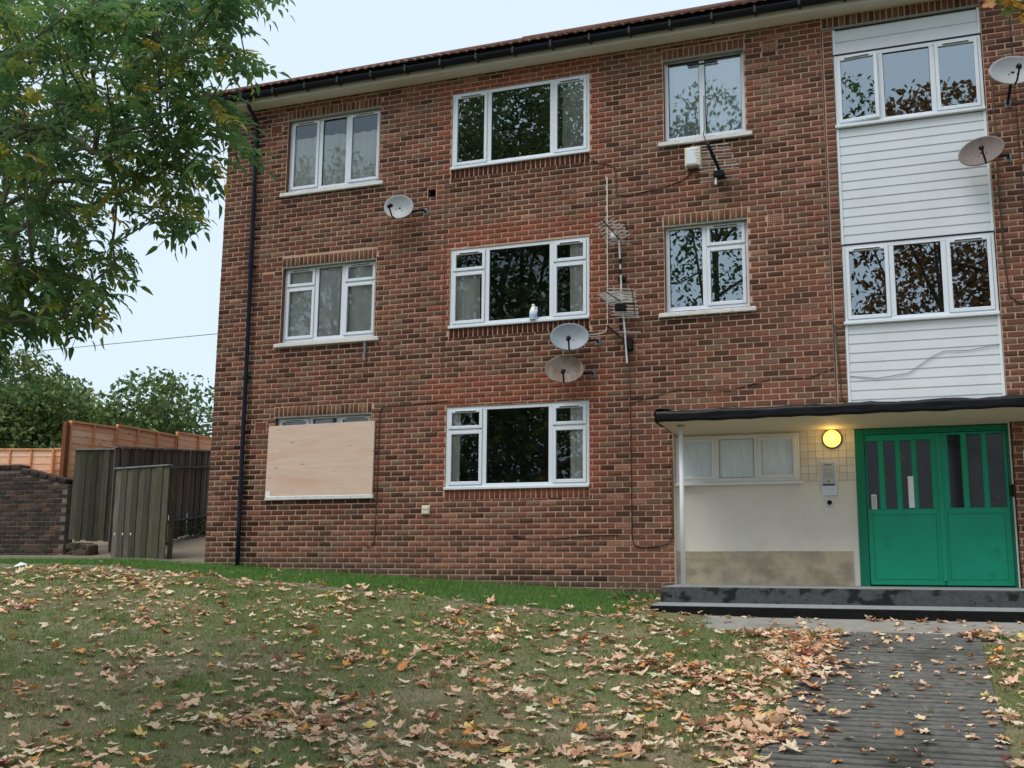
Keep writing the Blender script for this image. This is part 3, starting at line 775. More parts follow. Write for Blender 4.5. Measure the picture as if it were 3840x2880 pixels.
# plinth of old render
pv=[];pf=[]; NX=24
for i in range(NX+1):
    xx=-3.39+2.37*i/NX
    pv+=[(xx,EY-.02-.006*random.random(),-.06),(xx,EY-.024-.008*random.random(),.2),(xx,EY-.02,.430+.002*math.sin(i*3)),(xx,EY,.438+.002*math.sin(i*3))]
for i in range(NX):
    for k in range(3): pf.append((4*i+k,4*i+4+k,4*i+5+k,4*i+1+k))
pl=MB().add(pv,pf); pl.add([(-1.02,EY,-.06),(-1.02,EY-.024,-.06),(-1.02,EY-.024,.43),(-1.02,EY,.43)],[(0,1,2,3)])
pl.build('plinth','plinth_render',ewo)
# lobby window
mat('aged_upvc',lin(220,222,222),rough=.5,noise=(4,.06))
def lobby():
    x0,x1,z0,z1,y=-3.385,-1.668,1.39,2.045,EY-.035
    fr=MB(); ring(fr,x0,x1,z0,z1,.055,y,y+.06,.004)
    bs=[x0,-2.80,-2.245,x1]
    for bb in bs[1:3]: fr.box(bb-.035,bb+.035,y+.001,y+.059,z0+.055,z1-.055,.004)
    w=fr.build('window','aged_upvc',bld)
    for i in range(3):
        a=bs[i]+(.055 if i==0 else .035); b_=bs[i+1]-(.055 if i==2 else .035)
        if i!=1:
            s=MB(); ring(s,a-.01,b_+.01,z0+.045,z1-.045,.04,y-.014,y+.03,.005); s.build('sash','aged_upvc',w)
        MB().box(a,b_,y+.02,y+.03,z0+.05,z1-.05).build('pane','frosted_glass',w)
        q=MB(); ring(q,a+.025 if i!=1 else a,b_-.025 if i!=1 else b_,z0+.078 if i!=1 else z0+.055,z1-.078 if i!=1 else z1-.055,.006,y+.004,y+.019,0); q.build('glazing_bead','mark_grey',w)
    MB().box(x0-.01,x1+.04,y-.05,EY,z0-.045,z0-.006,.006).build('sill','aged_upvc',w)
lobby()
# double door
DY=EY+.0
dz0,dz1=-.03,2.06
fr=MB(); fr.box(-.935,-.815,DY-.03,DY+.1,dz0,dz1,.005); fr.box(-.815,.965,DY-.029,DY+.099,1.985,dz1,.005); fr.box(.935,.966,DY-.03,DY+.1,dz0,1.985,.004)
door=fr.build('entrance_door','green_frame',bld)
MB().box(.967,.985,DY-.05,DY+.1,-.04,2.07,.003).build('door_trim','white_paint',bld)
MB().box(-.952,-.936,DY-.012,DY+.02,-.04,2.06,.002).build('door_trim','cream_paint',bld)
def leaf(x0,x1,zt,slots,zs,ze):
    y0,y1=DY-.004,DY+.045
    m=MB()
    m.box(x0,x1,y0,y1,dz0+.03,zs,.003)           # lower panel
    m.box(x0,x1,y0,y1,ze,zt,.003)                # top rail
    edges=[x0]+[e for s in slots for e in s]+[x1]
    for k in range(0,len(edges),2): m.box(edges[k],edges[k+1],y0,y1,zs,ze,.002)
    lf=m.build('door_leaf','green_paint',door)
    for a,b_ in slots:
        MB().box(a-.003,b_+.003,y0+.02,y0+.028,zs-.003,ze+.003).build('pane','door_glass',door)
        q=MB(); ring(q,a,b_,zs,ze,.009,y0-.0,y0+.02,0); q.build('glazing_bead','green_frame',door)
    # the bead outline of the lower panel
    q=MB(); ring(q,x0+.06,x1-.07,dz0+.10,zs-.07,.007,y0-.0035,y0+.002,0); q.build('panel_bead','green_frame',door)
    return lf
D1=leaf(-.81,.112,1.98,[(-.795,-.640),(-.575,-.425),(-.365,-.225),(-.165,.015)],.985,1.90)
D2=leaf(.118,.932,1.98,[(.222,.392),(.455,.637),(.695,.90)],.99,1.955)
MB().box(.085,.145,DY-.018,DY-.004,.05,1.98,.003).build('meeting_strip','green_paint',door)
MB().box(-.285,-.215,DY-.02,DY-.008,1.0,1.415,.004).build('pull_plate','white_paint',door)
pp=MB().box(-.755,-.685,DY-.022,DY-.006,.985,1.185,.005).build('push_plate','steel',door)
q=MB()
for k in range(6): q.box(-.742,-.698,DY-.0235,DY-.021,1.01+k*.027,1.022+k*.027)
q.build('keypad_marks','mark_grey',door)
MB().box(.935,1.0,DY-.085,DY-.02,1.12,1.28,.02).build('door_closer_box','black_plastic',door)
MB().box(-.80,.10,DY-.03,DY-.004,.0,.03,.004).build('weather_bar','green_paint',door)

# ------------------------------------------------------------------ steps
st=thing('entrance_steps','two wide dark-stained concrete steps below the green double door','steps',(-1,-.9,-.43))
def slab(y0,y1,z1f,z1b,zb,name,x0,x1,mt,top):
    m=MB(); N=30; vs=[];fs=[]
    for i in range(N+1):
        xx=x0+(x1-x0)*i/N; e=.004*math.sin(i*1.9)+.003*random.random()
        vs+=[(xx,y0+.004,zb),(xx,y0-e,z1f-.012),(xx,y0+.012-e,z1f+e*.3)]
    for i in range(N):
        fs+=[(3*i,3*i+3,3*i+4,3*i+1),(3*i+1,3*i+4,3*i+5,3*i+2)]
    m.add(vs,fs)
    for xx,f in ((x0,1),(x1,-1)):
        q=[(xx,y0+.004,zb),(xx,y0,z1f-.012),(xx,y0+.012,z1f),(xx,y1,z1b),(xx,y1,zb)]
        m.add(q,[(0,1,2,3,4) if f<0 else (4,3,2,1,0)])
    o=m.build(name,mt,st)
    t=MB(); t.add([(x0+.004,y0+.0125,z1f+.0008),(x1-.004,y0+.0125,z1f+.0008),(x1-.004,y1,z1b+.0008),(x0+.004,y1,z1b+.0008)],[(0,1,2,3)])
    t.build('tread',top,o)
slab(-.86,.16,-.052,-.018,-.45,'step',-3.40,2.6,'step_concrete','tread_concrete')
slab(-1.32,-.84,-.288,-.250,-.62,'step',-3.43,2.75,'step_dark','tread_concrete')

# ------------------------------------------------------------------ things fixed to the front
lp=thing('wall_lamp','round lit bulkhead lamp glowing yellow above the intercom panel','lamp',(-1.225,EY,1.945))
MB().lathe([(0,0),(.132,0),(.135,-.02),(.128,-.045),(.118,-.05),(.118,-.03)],28,'y',(-1.225,EY,1.945)).build('lamp_base',mat('lamp_rim',(.10,.055,.012,1),rough=.4),lp,True)
MB().lathe([(.119,-.03),(.117,-.06),(.104,-.095),(.07,-.125),(.035,-.137),(0,-.14)],28,'y',(-1.225,EY,1.945)).build('lamp_diffuser','lamp_glow',lp,True)
ld=bpy.data.lights.new('lamp_light','POINT'); ld.energy=1.5; ld.color=(1,.62,.16); ld.shadow_soft_size=.09
lo=bpy.data.objects.new('lamp_light',ld); col.objects.link(lo); lo.parent=lp; lo.matrix_parent_inverse=Matrix.Translation(-Vector((-1.225,EY,1.945))); lo.location=(-1.225,EY-.21,1.945)
ip=thing('intercom_panel','tall steel entry intercom panel with a grey button plate beside the green doors','intercom',(-1.29,EY,1.18))
MB().box(-1.40,-1.185,EY-.02,EY+.01,1.175,1.665,.006).build('back_plate','steel',ip)
bp_=MB().box(-1.372,-1.212,EY-.05,EY-.018,1.33,1.63,.008).build('button_plate','panel_grey',ip)
MB().box(-1.345,-1.245,EY-.0525,EY-.049,1.582,1.60).build('speaker_slot','mark_grey',bp_)
q=MB()
for r_ in range(5):
    for c_ in range(3): q.box(-1.342+c_*.04,-1.318+c_*.04,-.0525+EY,EY-.049,1.43+r_*.026,1.445+r_*.026)
q.build('call_buttons',mat('button_grey',(.33,.34,.36,1),rough=.5),bp_)
MB().box(-1.305,-1.28,EY-.0525,EY-.049,1.36,1.385).build('lens','mark_grey',bp_)
MB().box(-1.372,-1.212,EY-.048,EY-.018,1.316,1.329).build('lower_lip','seal_black',ip)
MB().box(-1.34,-1.245,EY-.022,EY+.01,1.035,1.135,.006).build('exit_plate','steel',k:=thing('key_switch','small square steel switch with a black round button below the intercom','switch',(-1.29,EY,1.03)))
MB().lathe([(0,-.036),(.012,-.036),(.03,-.034),(.034,-.02)],16,'y',(-1.292,EY,1.085)).build('round_button','black_plastic',k,True)

sg=thing('wall_sign','white notice with a pink-red lower band on the brick pier right of the doors','sign',(1.28,0,1.36))
MB().box(1.115,1.45,-.022,-.006,1.35,1.70,.003).build('sign_board','sign_white',sg)
MB().box(1.118,1.447,-.0245,-.021,1.353,1.40).build('sign_band','sign_red',sg)
q=MB()
for k_,(a_,l_) in enumerate(((1.64,.09),(1.60,.07),(1.555,.03),(1.54,.05),(1.49,.04),(1.475,.06))): q.box(1.135,1.135+l_*2,-.0245,-.0212,a_,a_+.012)
q.build('sign_marks','mark_grey',sg)

sb=thing('alarm_sounder','cream plastic alarm sounder box on the wall under the top-floor window','alarm box',(-3.02,0,5.98))
v=[(-3.135,-.07,6.30),(-2.905,-.07,6.30),(-2.905,-.07,6.02),(-3.135,-.07,6.02),(-3.125,0,6.335),(-2.915,0,6.335),(-2.89,0,5.975),(-3.15,0,5.975),(-3.11,-.085,6.28),(-2.96,-.085,6.28),(-2.96,-.085,6.04),(-3.11,-.085,6.04)]
MB().add(v,[(11,10,9,8),(0,8,9,1),(1,9,10,2),(2,10,11,3),(3,11,8,0),(4,0,1,5),(5,1,2,6),(6,2,3,7),(7,3,0,4)]).build('case','sounder_plastic',sb)
MB().box(-3.10,-2.945,-.075,-.005,5.972,6.015,.006).build('sounder_grille',mat('brown_dark',(.05,.035,.02,1),rough=.7),sb)
MB().box(-3.10,-2.97,-.088,-.083,6.05,6.27,.002).build('front_plate','white_upvc',sb)

# plywood over the window
py=thing('plywood_board','pale plywood sheet boarding up the ground-floor window','board',(-9.1,-.03,1.25))
v0=[(-10.066,2.452),(-8.131,2.464),(-8.138,1.275),(-10.077,1.257)]
m=MB(); m.add([(x_,-.045,z_) for x_,z_ in v0]+[(x_,-.012,z_) for x_,z_ in v0],[(3,2,1,0),(0,1,5,4),(1,2,6,5),(2,3,7,6),(3,0,4,7)]); m.build('sheet','plywood',py)
m=MB(); m.add([(-10.079,-.05,1.243),(-8.136,-.05,1.262),(-8.136,-.05,1.30),(-10.079,-.05,1.281),(-10.079,-.01,1.243),(-8.136,-.01,1.262),(-8.136,-.01,1.30),(-10.079,-.01,1.281)],[(0,1,2,3),(0,4,5,1),(3,2,6,7),(1,5,6,2),(0,3,7,4)]); m.build('batten','ply_edge',py)
MB().box(-10.07,-9.985,-.048,-.044,1.30,1.39).build('paper_label','litter',py)

# milk jug on the sill
jg=thing('milk_bottle','white plastic milk bottle with a blue label standing on the outside window sill','bottle',(-5.62,-.02,3.895))
jx,jy,jz=-5.50,-.03,3.893
prof=[(0,0),(.05,0),(.056,.01),(.056,.12),(.05,.15),(.032,.19),(.02,.215),(.02,.225)]
MB().lathe(prof,16,'z',(jx,jy,jz),1.05).build('jug','jug_white',jg,True)
MB().lathe([(.0572,.03),(.0572,.085)],16,'z',(jx,jy,jz),1.05).build('jug_label','jug_label',jg,True)
MB().lathe([(0,.245),(.021,.245),(.023,.24),(.023,.222)],14,'z',(jx,jy,jz)).build('cap','jug_cap',jg,True)
MB().tube([(jx+.02,jy-.01,jz+.2),(jx+.06,jy-.012,jz+.19),(jx+.068,jy-.012,jz+.13),(jx+.052,jy-.01,jz+.1)],.009,7).build('handle','jug_white',jg,True)

# satellite dishes
def dish(x,z,w,h,yaw,tilt,m,label,side,y=-.32,roll=0,arm=True,dark='black_plastic',down=0):
    w*=.94; h*=.94
    t=thing('satellite_dish',label,'satellite dish',(x,y,z),local=True,rot=(R(tilt),R(roll),R(yaw)))
    b=MB(); n_=28; rings=[(0,.062),(.35,.054),(.7,.031),(.92,.010),(1,0),(1.03,.004),(1.03,.016),(.98,.02),(.6,.055),(0,.078)]
    vs=[];fs=[]; mm=len(rings)
    for k in range(n_):
        a=2*math.pi*k/n_
        for r_,d in rings: vs.append((r_*w/2*math.cos(a),d,r_*h/2*math.sin(a)))
    for k in range(n_):
        for i in range(mm-1): fs.append((k*mm+i,((k+1)%n_)*mm+i,((k+1)%n_)*mm+i+1,k*mm+i+1))
    b.add(vs,fs); rf=b.build('reflector',m,t,True)
    MB().tube([(0,.03,-h*.5+.01),(0,-.08,-h*.5-.02),(0,-.27,-h*.42)],.013,7).build('lnb_arm',dark,t)
    l=MB(); l.tube([(0,-.30,-h*.44),(0,-.26,-h*.33),(0,-.22,-h*.28)],[.025,.035,.03],10); l.build('lnb',dark,t,True)
    bo=MB()
    for sx in (-.05,.05): bo.lathe([(0,.048),(.008,.05),(.009,.062)],8,'y',(sx,0,-.03))
    bo.build('bolt',dark,rf)
    # bracket from the back of the reflector to the wall, in the dish's own space
    inv=(Matrix.Translation((x,y,z))@Euler((R(tilt),R(roll),R(yaw))).to_matrix().to_4x4()).inverted()
    wp=inv@Vector((x+side*.34,-.01,z-.03-down)); wq=inv@Vector((x+side*.34,-.12,z-.03-down)); bk=Vector((0,.075,-.04)); bk2=Vector((side*.05,.13,-.05))
    k=MB(); k.tube([bk,bk2,wq,wp],.021,8); k.box(-.05,.05,.06,.12,-.1,.04,.01); k.build('bracket',dark,t)
    pl=[inv@Vector((x+side*.34+a_,yy_,z-.03-down+b_)) for yy_ in (-.02,-.004) for a_,b_ in ((-.04,-.06),(.04,-.06),(.04,.06),(-.04,.06))]
    MB().add(pl,[(0,1,2,3),(0,4,5,1),(1,5,6,2),(2,6,7,3),(3,7,4,0)]).build('wall_plate','mark_grey',t)
    return t
dish(-7.69,5.85,.52,.44,4,-12,'dish_pale','pale dirty satellite dish turned aside below the curtained top-floor window',1,-.30,16)
dish(-4.83,3.53,.59,.45,15,-12,'dish_grey','clean grey satellite dish just under the sill with the milk bottle',1)
dish(-4.91,3.05,.59,.45,15,-12,'dish_rust','rusty brown satellite dish mounted just beneath the clean grey one',1)
dish(1.30,6.66,.62,.46,8,-12,'dish_pale','pale satellite dish on the brick beside the open top window',-.2,-.42,0,True,'black_plastic',.26)
dish(.85,5.64,.60,.44,-6,-14,'dish_mesh','dark perforated satellite dish hanging in front of the white cladding',1,-.32,-14)

# television aerials
def yagi(t,c,d,n_,ln,el):
    d=Vector(d).normalized(); c=Vector(c); side=Vector((1,0,0)) if abs(d.x)<.7 else Vector((0,0,1)); side=(side-side.dot(d)*d).normalized()
    MB().tube([c-d*ln/2,c+d*ln/2],.010,6).build('boom','black_plastic',t)
    for i in range(n_):
        p=c-d*ln/2+d*ln*(i+.5)/n_; e=el*(1-.25*i/n_)
        MB().tube([p-side*e/2,p+side*e/2],.007,5).build('element','aluminium',t)
ax_=-4.10
a1=thing('television_aerial','small aerial on a short mast beside the middle-floor window','aerial',(-4.1,-.1,4.3))
MB().tube([(-4.13,-.12,5.02),(-4.10,-.12,4.35),(-4.10,-.12,4.20)],.014,8).build('mast','aluminium',a1)
MB().box(-4.15,-4.05,-.13,-.005,4.36,4.42,.008).build('wall_bracket','black_plastic',a1)
yagi(a1,(-4.20,-.26,5.10),(-.35,-.55,.45),8,.46,.40)
MB().box(-4.25,-4.16,-.2,-.08,5.0,5.09,.01).build('dipole_box','white_paint',a1)
a2=thing('television_aerial','aerial with many thin rods on the lower mast near two satellite dishes','aerial',(-4.05,-.1,3.3))
MB().tube([(-4.10,-.12,4.12),(-4.05,-.12,3.6),(-4.02,-.12,3.12)],.015,8).build('mast','aluminium',a2)
MB().tube([(-4.34,-.03,3.72),(-4.06,-.12,3.46)],.015,6).build('stay_arm','black_plastic',a2)
MB().box(-4.07,-3.95,-.13,-.005,3.32,3.5,.01).build('wall_bracket','black_plastic',a2)
yagi(a2,(-4.14,-.30,4.06),(-.15,-.9,.05),8,.55,.42); 
for i,zz_ in enumerate((4.16,4.11,4.04,3.98,3.92,3.86,3.80,3.58)):
    MB().tube([(-4.28+.02*i,-.16,zz_),(-3.88+.01*i,-.15,zz_-.02)],.007,5).build('element','aluminium',a2)
MB().box(-4.18,-4.02,-.2,-.09,3.90,4.0,.01).build('dipole_box','black_plastic',a2)
for i in range(7):
    z_=5.20-.045*i; MB().tube([(-4.33+.012*i,-.24+.02*i,z_+.01),(-4.02+.012*i,-.20+.02*i,z_-.015)],.0062,5).build('element','aluminium',a1)
MB().tube([(-4.02,-.16,5.22),(-3.99,-.14,5.06),(-4.02,-.12,4.96)],.008,5).build('lead','black_plastic',a1)
for i in range(9):
    z_=4.22-.05*i; MB().tube([(-4.30+.008*i,-.18,z_+.02),(-3.90+.008*i,-.15,z_-.01)],.0062,5).build('element','aluminium',a2)
for z_ in (4.62,4.46,3.74,3.62): MB().tube([(-4.11,-.125,z_),(-4.11,-.125,z_+.07)],.022,7).build('tape_wrap','black_plastic',a2)
for x_ in (-4.27,-3.93): MB().tube([(x_,-.17,4.22),(x_+.05,-.165,3.80)],.006,5).build('side_rod','black_plastic',a2)
a3=thing('television_aerial','large aerial with a black boom below the net-curtained top window','aerial',(-2.64,-.1,5.9))
MB().tube([(-2.735,-.34,6.19),(-2.68,-.26,6.08),(-2.63,-.16,5.94),(-2.62,-.12,5.86)],.014,8).build('boom','black_plastic',a3)
MB().tube([(-2.66,-.15,5.98),(-2.675,-.15,5.66)],.016,8).build('mast','white_paint',a3)
MB().box(-2.70,-2.55,-.2,-.01,5.76,5.86,.015).build('wall_bracket','black_plastic',a3)
for i in range(9):
    t_=i/8; y_=-.34+.2*t_; z_=6.19-.3*t_; xm=-2.735+.11*t_
    MB().tube([(xm-.26+.03*t_,y_,z_+.012),(xm+.29,y_,z_-.012)],.005,5).build('element','aluminium',a3)
    MB().box(xm-.022,xm+.022,y_-.02,y_+.02,z_-.03,z_+.024,.006).build('element_clip','black_plastic',a3)
for zz_ in (5.74,5.80,5.90,5.96):
    MB().tube([(-2.92,-.10,zz_),(-2.34,-.10,zz_-.01)],.006,5).build('reflector_rod','aluminium',a3)
# cables
def cable(pts,r,m,label):
    o=MB().tube(pts,r,6).build('cable',m,None,True); return tag(o,label,'cable')
cable([(-4.335,-.016,6.02),(-4.335,-.016,4.0),(-4.34,-.016,3.72),(-4.37,-.03,3.63),(-4.45,-.06,3.60),(-4.58,-.16,3.57)],.0085,'cable_white','pale cable running straight down the brick to the grey satellite dish')
cable([(-4.03,-.016,3.4),(-4.01,-.016,2.6),(-4.0,-.016,.62),(-3.97,-.016,.52),(-3.86,-.018,.49),(-3.66,-.018,.50),(-3.5,-.018,.53),(-3.41,-.018,.62),(-3.405,-.018,1.7)],.0085,'cable_brown','dark cable running from the aerial mast down to a loop near the ground')
cable([(-4.62,-.012,6.40),(-4.5,-.014,6.28),(-4.30,-.014,6.22),(-4.20,-.014,6.14),(-4.19,-.014,5.72),(-4.0,-.014,5.70),(-3.5,-.014,5.76),(-3.2,-.016,5.83),(-3.02,-.016,5.95)],.0085,'cable_brown','dark cable from the wide top window to the alarm sounder')
cable([(-6.9,-.014,2.72),(-7.5,-.014,2.70),(-8.0,-.014,2.69),(-8.06,-.014,2.62),(-8.07,-.014,1.2),(-8.08,-.014,.62),(-8.12,-.02,.52),(-8.2,-.02,.50),(-8.26,-.02,.57)],.0085,'cable_brown','dark cable dropping past the boarded window to a loose hook end')
cable([(-2.84,-.03,7.1),(-2.86,.04,6.6),(-2.85,-.08,6.47),(-2.80,-.2,6.33),(-2.74,-.33,6.2)],.007,'cable_black','thin black lead from the top window frame to the large aerial')
cable([(-1.12,-.012,3.5),(-1.09,-.015,3.0),(-1.07,-.015,2.5),(-1.0,-.03,2.36)],.008,'cable_brown','dark cable down the joint beside the lower white cladding')
cable([(-.95,.012,2.78),(-.6,.008,2.73),(-.2,.008,2.78),(.1,.008,2.98),(.25,.008,3.05),(.55,.008,3.04),(.95,.008,3.10)],.0045,'mark_grey','thin grey wire drooping across the lower white cladding')
cable([(1.06,-.014,7.0),(1.05,-.014,5.0),(1.06,-.014,4.2),(1.09,-.014,3.72),(1.2,-.016,3.62),(1.6,-.016,3.6)],.009,'cable_brown','dark cable curving down the brick beside the stair windows')
cable([(-4.0,-.014,2.55),(-3.3,-.014,2.72),(-2.6,-.014,2.66),(-2.0,-.016,2.80),(-1.5,-.014,2.78),(-1.15,-.016,2.9)],.006,'cable_brown','slack thin cable over the brick just above the porch roof')
cable([(CXL+.3,-.8,2.27),(-2.5,-.55,2.31),(-1.6,-.3,2.33),(-.6,-.35,2.32),(.4,-.25,2.34),(1.6,-.2,2.33)],.02,'cable_black','thick black cable lying along the porch roof')
cable([(-5.8,-.012,.66),(-5.5,-.014,.60),(-5.1,-.014,.62),(-4.6,-.014,.66),(-4.2,-.014,.66)],.006,'cable_brown','slack thin cable low on the brick under the wide ground-floor window')

# ------------------------------------------------------------------ left side: old wall, fences, gate
def z6(x,y): return (x*.60277,1250+y*.60277)
# boundary wall of old bricks, along x at y = .8, stepping down to its end
bw=thing('boundary_wall','low old sooty brick garden wall with a stepped mossy top','wall',(-16,.9,.3))
WX0,WX1,WY=-20.5,-14.88,.8
def wtop(x): return 2.08 if x<-16.0 else (2.02-.24*(x+16.0)/1.1)
core=MB(); NW=40
for i in range(NW):
    xa=WX0+(WX1-WX0)*i/NW; xb=WX0+(WX1-WX0)*(i+1)/NW
    core.add([(xa,WY,-.2),(xb,WY,-.2),(xb,WY,wtop(xb)-.10),(xa,WY,wtop(xa)-.10),(xa,WY+.22,-.2),(xb,WY+.22,-.2),(xb,WY+.22,wtop(xb)-.10),(xa,WY+.22,wtop(xa)-.10)],[(0,1,2,3),(3,2,6,7),(5,4,7,6)])
core.add([(WX1,WY,-.2),(WX1,WY+.22,-.2),(WX1,WY+.22,wtop(WX1)-.1),(WX1,WY,wtop(WX1)-.1)],[(0,1,2,3)])
core.build('mortar_core','old_mortar',bw)
obc=[(.055,.040,.032,1),(.075,.05,.04,1),(.04,.032,.028,1),(.10,.062,.045,1),(.15,.075,.045,1)]
obm=[]
for c_ in obc:
    t=MB().box(-.105,.105,-.012,.10,-.033,.033,.006,c_); me=bpy.data.meshes.new('brick'); me.from_pydata(t.v,[],t.f)
    a_=me.color_attributes.new('Col','FLOAT_COLOR','POINT'); a_.data.foreach_set('color',np.tile(np.array(c_,np.float32),len(t.v))); me.materials.append(MATS['old_brick']); obm.append(me)
row=0; z=.30; nbk=0; XB=[]
while z<2.1:
    x=WX1-.11-(row%2)*.112
    while x>WX0+.1:
        if z+.033<wtop(x)-.10: XB.append((x,z,row))
        x-=.2245
    z+=.0832; row+=1
XB.sort(key=lambda t:-t[0])
rest=MB()
for i,(x,z,row) in enumerate(XB):
    k=random.choices(range(5),[5,4,4,1.5,4 if x>-15.3 and z<1.2 else .15])[0]
    yo=random.uniform(-.006,.006)
    if i<300:
        o=link('brick',obm[k],None,bw); o.matrix_parent_inverse=Matrix.Translation(-LOC[bw.name]); o.location=(x,WY+yo,z); o.rotation_euler=(0,random.uniform(-.012,.012),0)
    else: rest.box(x-.105,x+.105,WY-.012+yo,WY+.1,z-.033,z+.033,.006,obc[k])
rest.build('brickwork','old_brick',bw,kind='stuff')
x=WX1-.02
while x>WX0:
    l=.225; xm=x-l/2
    o=MB(); sl_=-.22 if x>-16.0 else -.02
    o.box(-l/2+.006,l/2-.006,-.14,.14,-.05,.05,.018,random.choice(obc[:3])); co=o.build('coping_brick','old_brick',bw)
    co.matrix_parent_inverse=Matrix.Translation(-LOC[bw.name]); co.location=(xm,WY+.11,wtop(xm)-.052); co.rotation_euler=(random.uniform(-.03,.03),-sl_,0); x-=l
# rubble footing under the old fence
rf=thing('rubble_footing','rough stone and brick footing under the weathered fence','footing',(-14.5,.9,.35))
for i in range(16):
    o=MB().box(-.12,.12,-.1,.1,-.055,.055,.012,random.choice([(.09,.075,.05,1),(.13,.11,.075,1),(.06,.05,.035,1)])).build('stone','old_brick',rf)
    o.matrix_parent_inverse=Matrix.Translation(-LOC[rf.name]); p0=atz(250+140*(i%8)/8,0,19.7); xx=-14.98+.10*(i%8); o.location=(xx,1.02-.03*(i%8)+random.uniform(-.05,.05),.44+.11*(i//8)+random.uniform(-.02,.02)); o.rotation_euler=(random.uniform(-.2,.2),random.uniform(-.2,.2),random.uniform(-.5,.5))
OB=[(.125,.108,.085,1),(.09,.082,.064,1),(.165,.148,.12,1),(.065,.06,.048,1),(.105,.098,.072,1)]
OD=[(.12,.10,.09,1),(.095,.082,.075,1),(.15,.125,.115,1),(.075,.067,.06,1)]
def boardfence(t,A,B,zt,zb,nb,pal,th=.018,gap=-.004,cap=None,stag=.02):
    """upright boards from A to B (xy), tops zt(t), bottoms zb(t)"""
    A=Vector(A);B=Vector(B); d=(B-A); L=d.length; d.normalize(); nrm=Vector((d.y,-d.x)); 
    if nrm.dot(Vector((0,-1)))<0: nrm=-nrm
    for i in range(nb):
        s0=L*i/nb+gap/2; s1=L*(i+1)/nb-gap/2; tm_=(i+.5)/nb; off=nrm*random.uniform(.006,.016)*(1 if i%2 else -.6)
        p0=A+d*s0+off; p1=A+d*s1+off; z1=zt(tm_)+random.uniform(-stag,0)*.4; z0=zb(tm_)+random.uniform(-stag,stag); q0=p0+nrm*th; q1=p1+nrm*th; c=random.choice(pal)
        lean=d*random.uniform(-.006,.006); bv=.004
        vs=[(*p0,z0),(*p1,z0),(*(p1+lean),z1),(*(p0+lean),z1),(*(q0+d*bv),z0),(*(q1-d*bv),z0),(*(q1+lean-d*bv),z1-.003),(*(q0+lean+d*bv),z1-.003)]
        MB().add(vs,[(0,3,2,1),(4,5,6,7),(0,1,5,4),(1,2,6,5),(2,3,7,6),(3,0,4,7)],c).build('board','old_board',t)
    # rails behind
    for f in (.2,.8):
        a=A-nrm*.05; b_=B-nrm*.05; za=zb(0)+(zt(0)-zb(0))*f; zb_=zb(1)+(zt(1)-zb(1))*f
        MB().tube([(*a,za),(*b_,zb_)],.035,4,pal[-1]).build('rail','old_board',t)
    if cap:
        za,zb_=zt(0)+.012,zt(1)+.012; e=d*.02; w=nrm*.045
        a=A-e;b_=B+e
        MB().add([(*(a-w),za-.012),(*(a+w),za-.012),(*(b_+w),zb_-.012),(*(b_-w),zb_-.012),(*(a-w),za+.015),(*(a+w),za+.010),(*(b_+w),zb_+.010),(*(b_-w),zb_+.015)],[(0,3,2,1),(4,5,6,7),(0,1,5,4),(1,2,6,5),(2,3,7,6),(3,0,4,7)],cap).build('cap_rail','old_board',t)
PA=atz(*z6(425,1290),20.0); PB=atz(*z6(715,1295),20.2); TA=atz(*z6(440,715),20.0); TB=atz(*z6(720,712),20.2)
fa=thing('weathered_fence','short weathered grey-green upright board fence at the end of the brick wall','fence',(PA.x,PA.y,.4))
boardfence(fa,PA.xy,PB.xy,lambda t:TA.z+(TB.z-TA.z)*t,lambda t:PA.z+(PB.z-PA.z)*t,8,OB,cap=(.30,.31,.29,1))
# dark fence running back beside the passage
DA=TB; DB=aty(*z6(1330,735),5.6)
fd=thing('passage_fence','dark weathered board fence running back along the side passage','fence',(DB.x,DB.y,.9))
gA=float(gz(DA.x,DA.y)); gB=float(gz(DB.x,DB.y))
boardfence(fd,DA.xy,DB.xy,lambda t:DA.z+(DB.z-DA.z)*t,lambda t:gA+.05+(gB-gA-.02)*t,30,OD,cap=(.22,.215,.21,1))
# open gate leaning out
G0=atz(*z6(690,1385),19.35); G1=atz(*z6(1022,1418),18.75); H0=atz(*z6(702,836),19.35); H1=atz(*z6(1035,812),18.75)
gt_=thing('garden_gate','weathered mossy board gate standing ajar at the side passage','gate',(G1.x,G1.y,.3))
boardfence(gt_,G0.xy,G1.xy,lambda t:H0.z+(H1.z-H0.z)*t,lambda t:max(G0.z+(G1.z-G0.z)*t,0)-.02,9,OB,th=.02,cap=(.26,.27,.25,1),stag=.03)
gp=MB(); dv=(G1.xy-G0.xy).normalized(); pp0=G1.xy+dv*.05
gp.tube([(pp0.x,pp0.y+.06,.1),(pp0.x+.03,pp0.y+.06,H1.z-.03)],.055,4,(.05,.035,.028,1)); gp.build('gate_stile','old_board',gt_)
for k in range(3):
    p_=atz(*z6(712+50*k,1248),19.2-.1*k); d_=(CAM-p_).normalized()
    q_=MB().box(-.009,.009,-.004,.004,-.02,.02).build('screw_plate','litter',gt_); q_.matrix_parent_inverse=Matrix.Translation(-LOC[gt_.name]); q_.location=p_+d_*.12
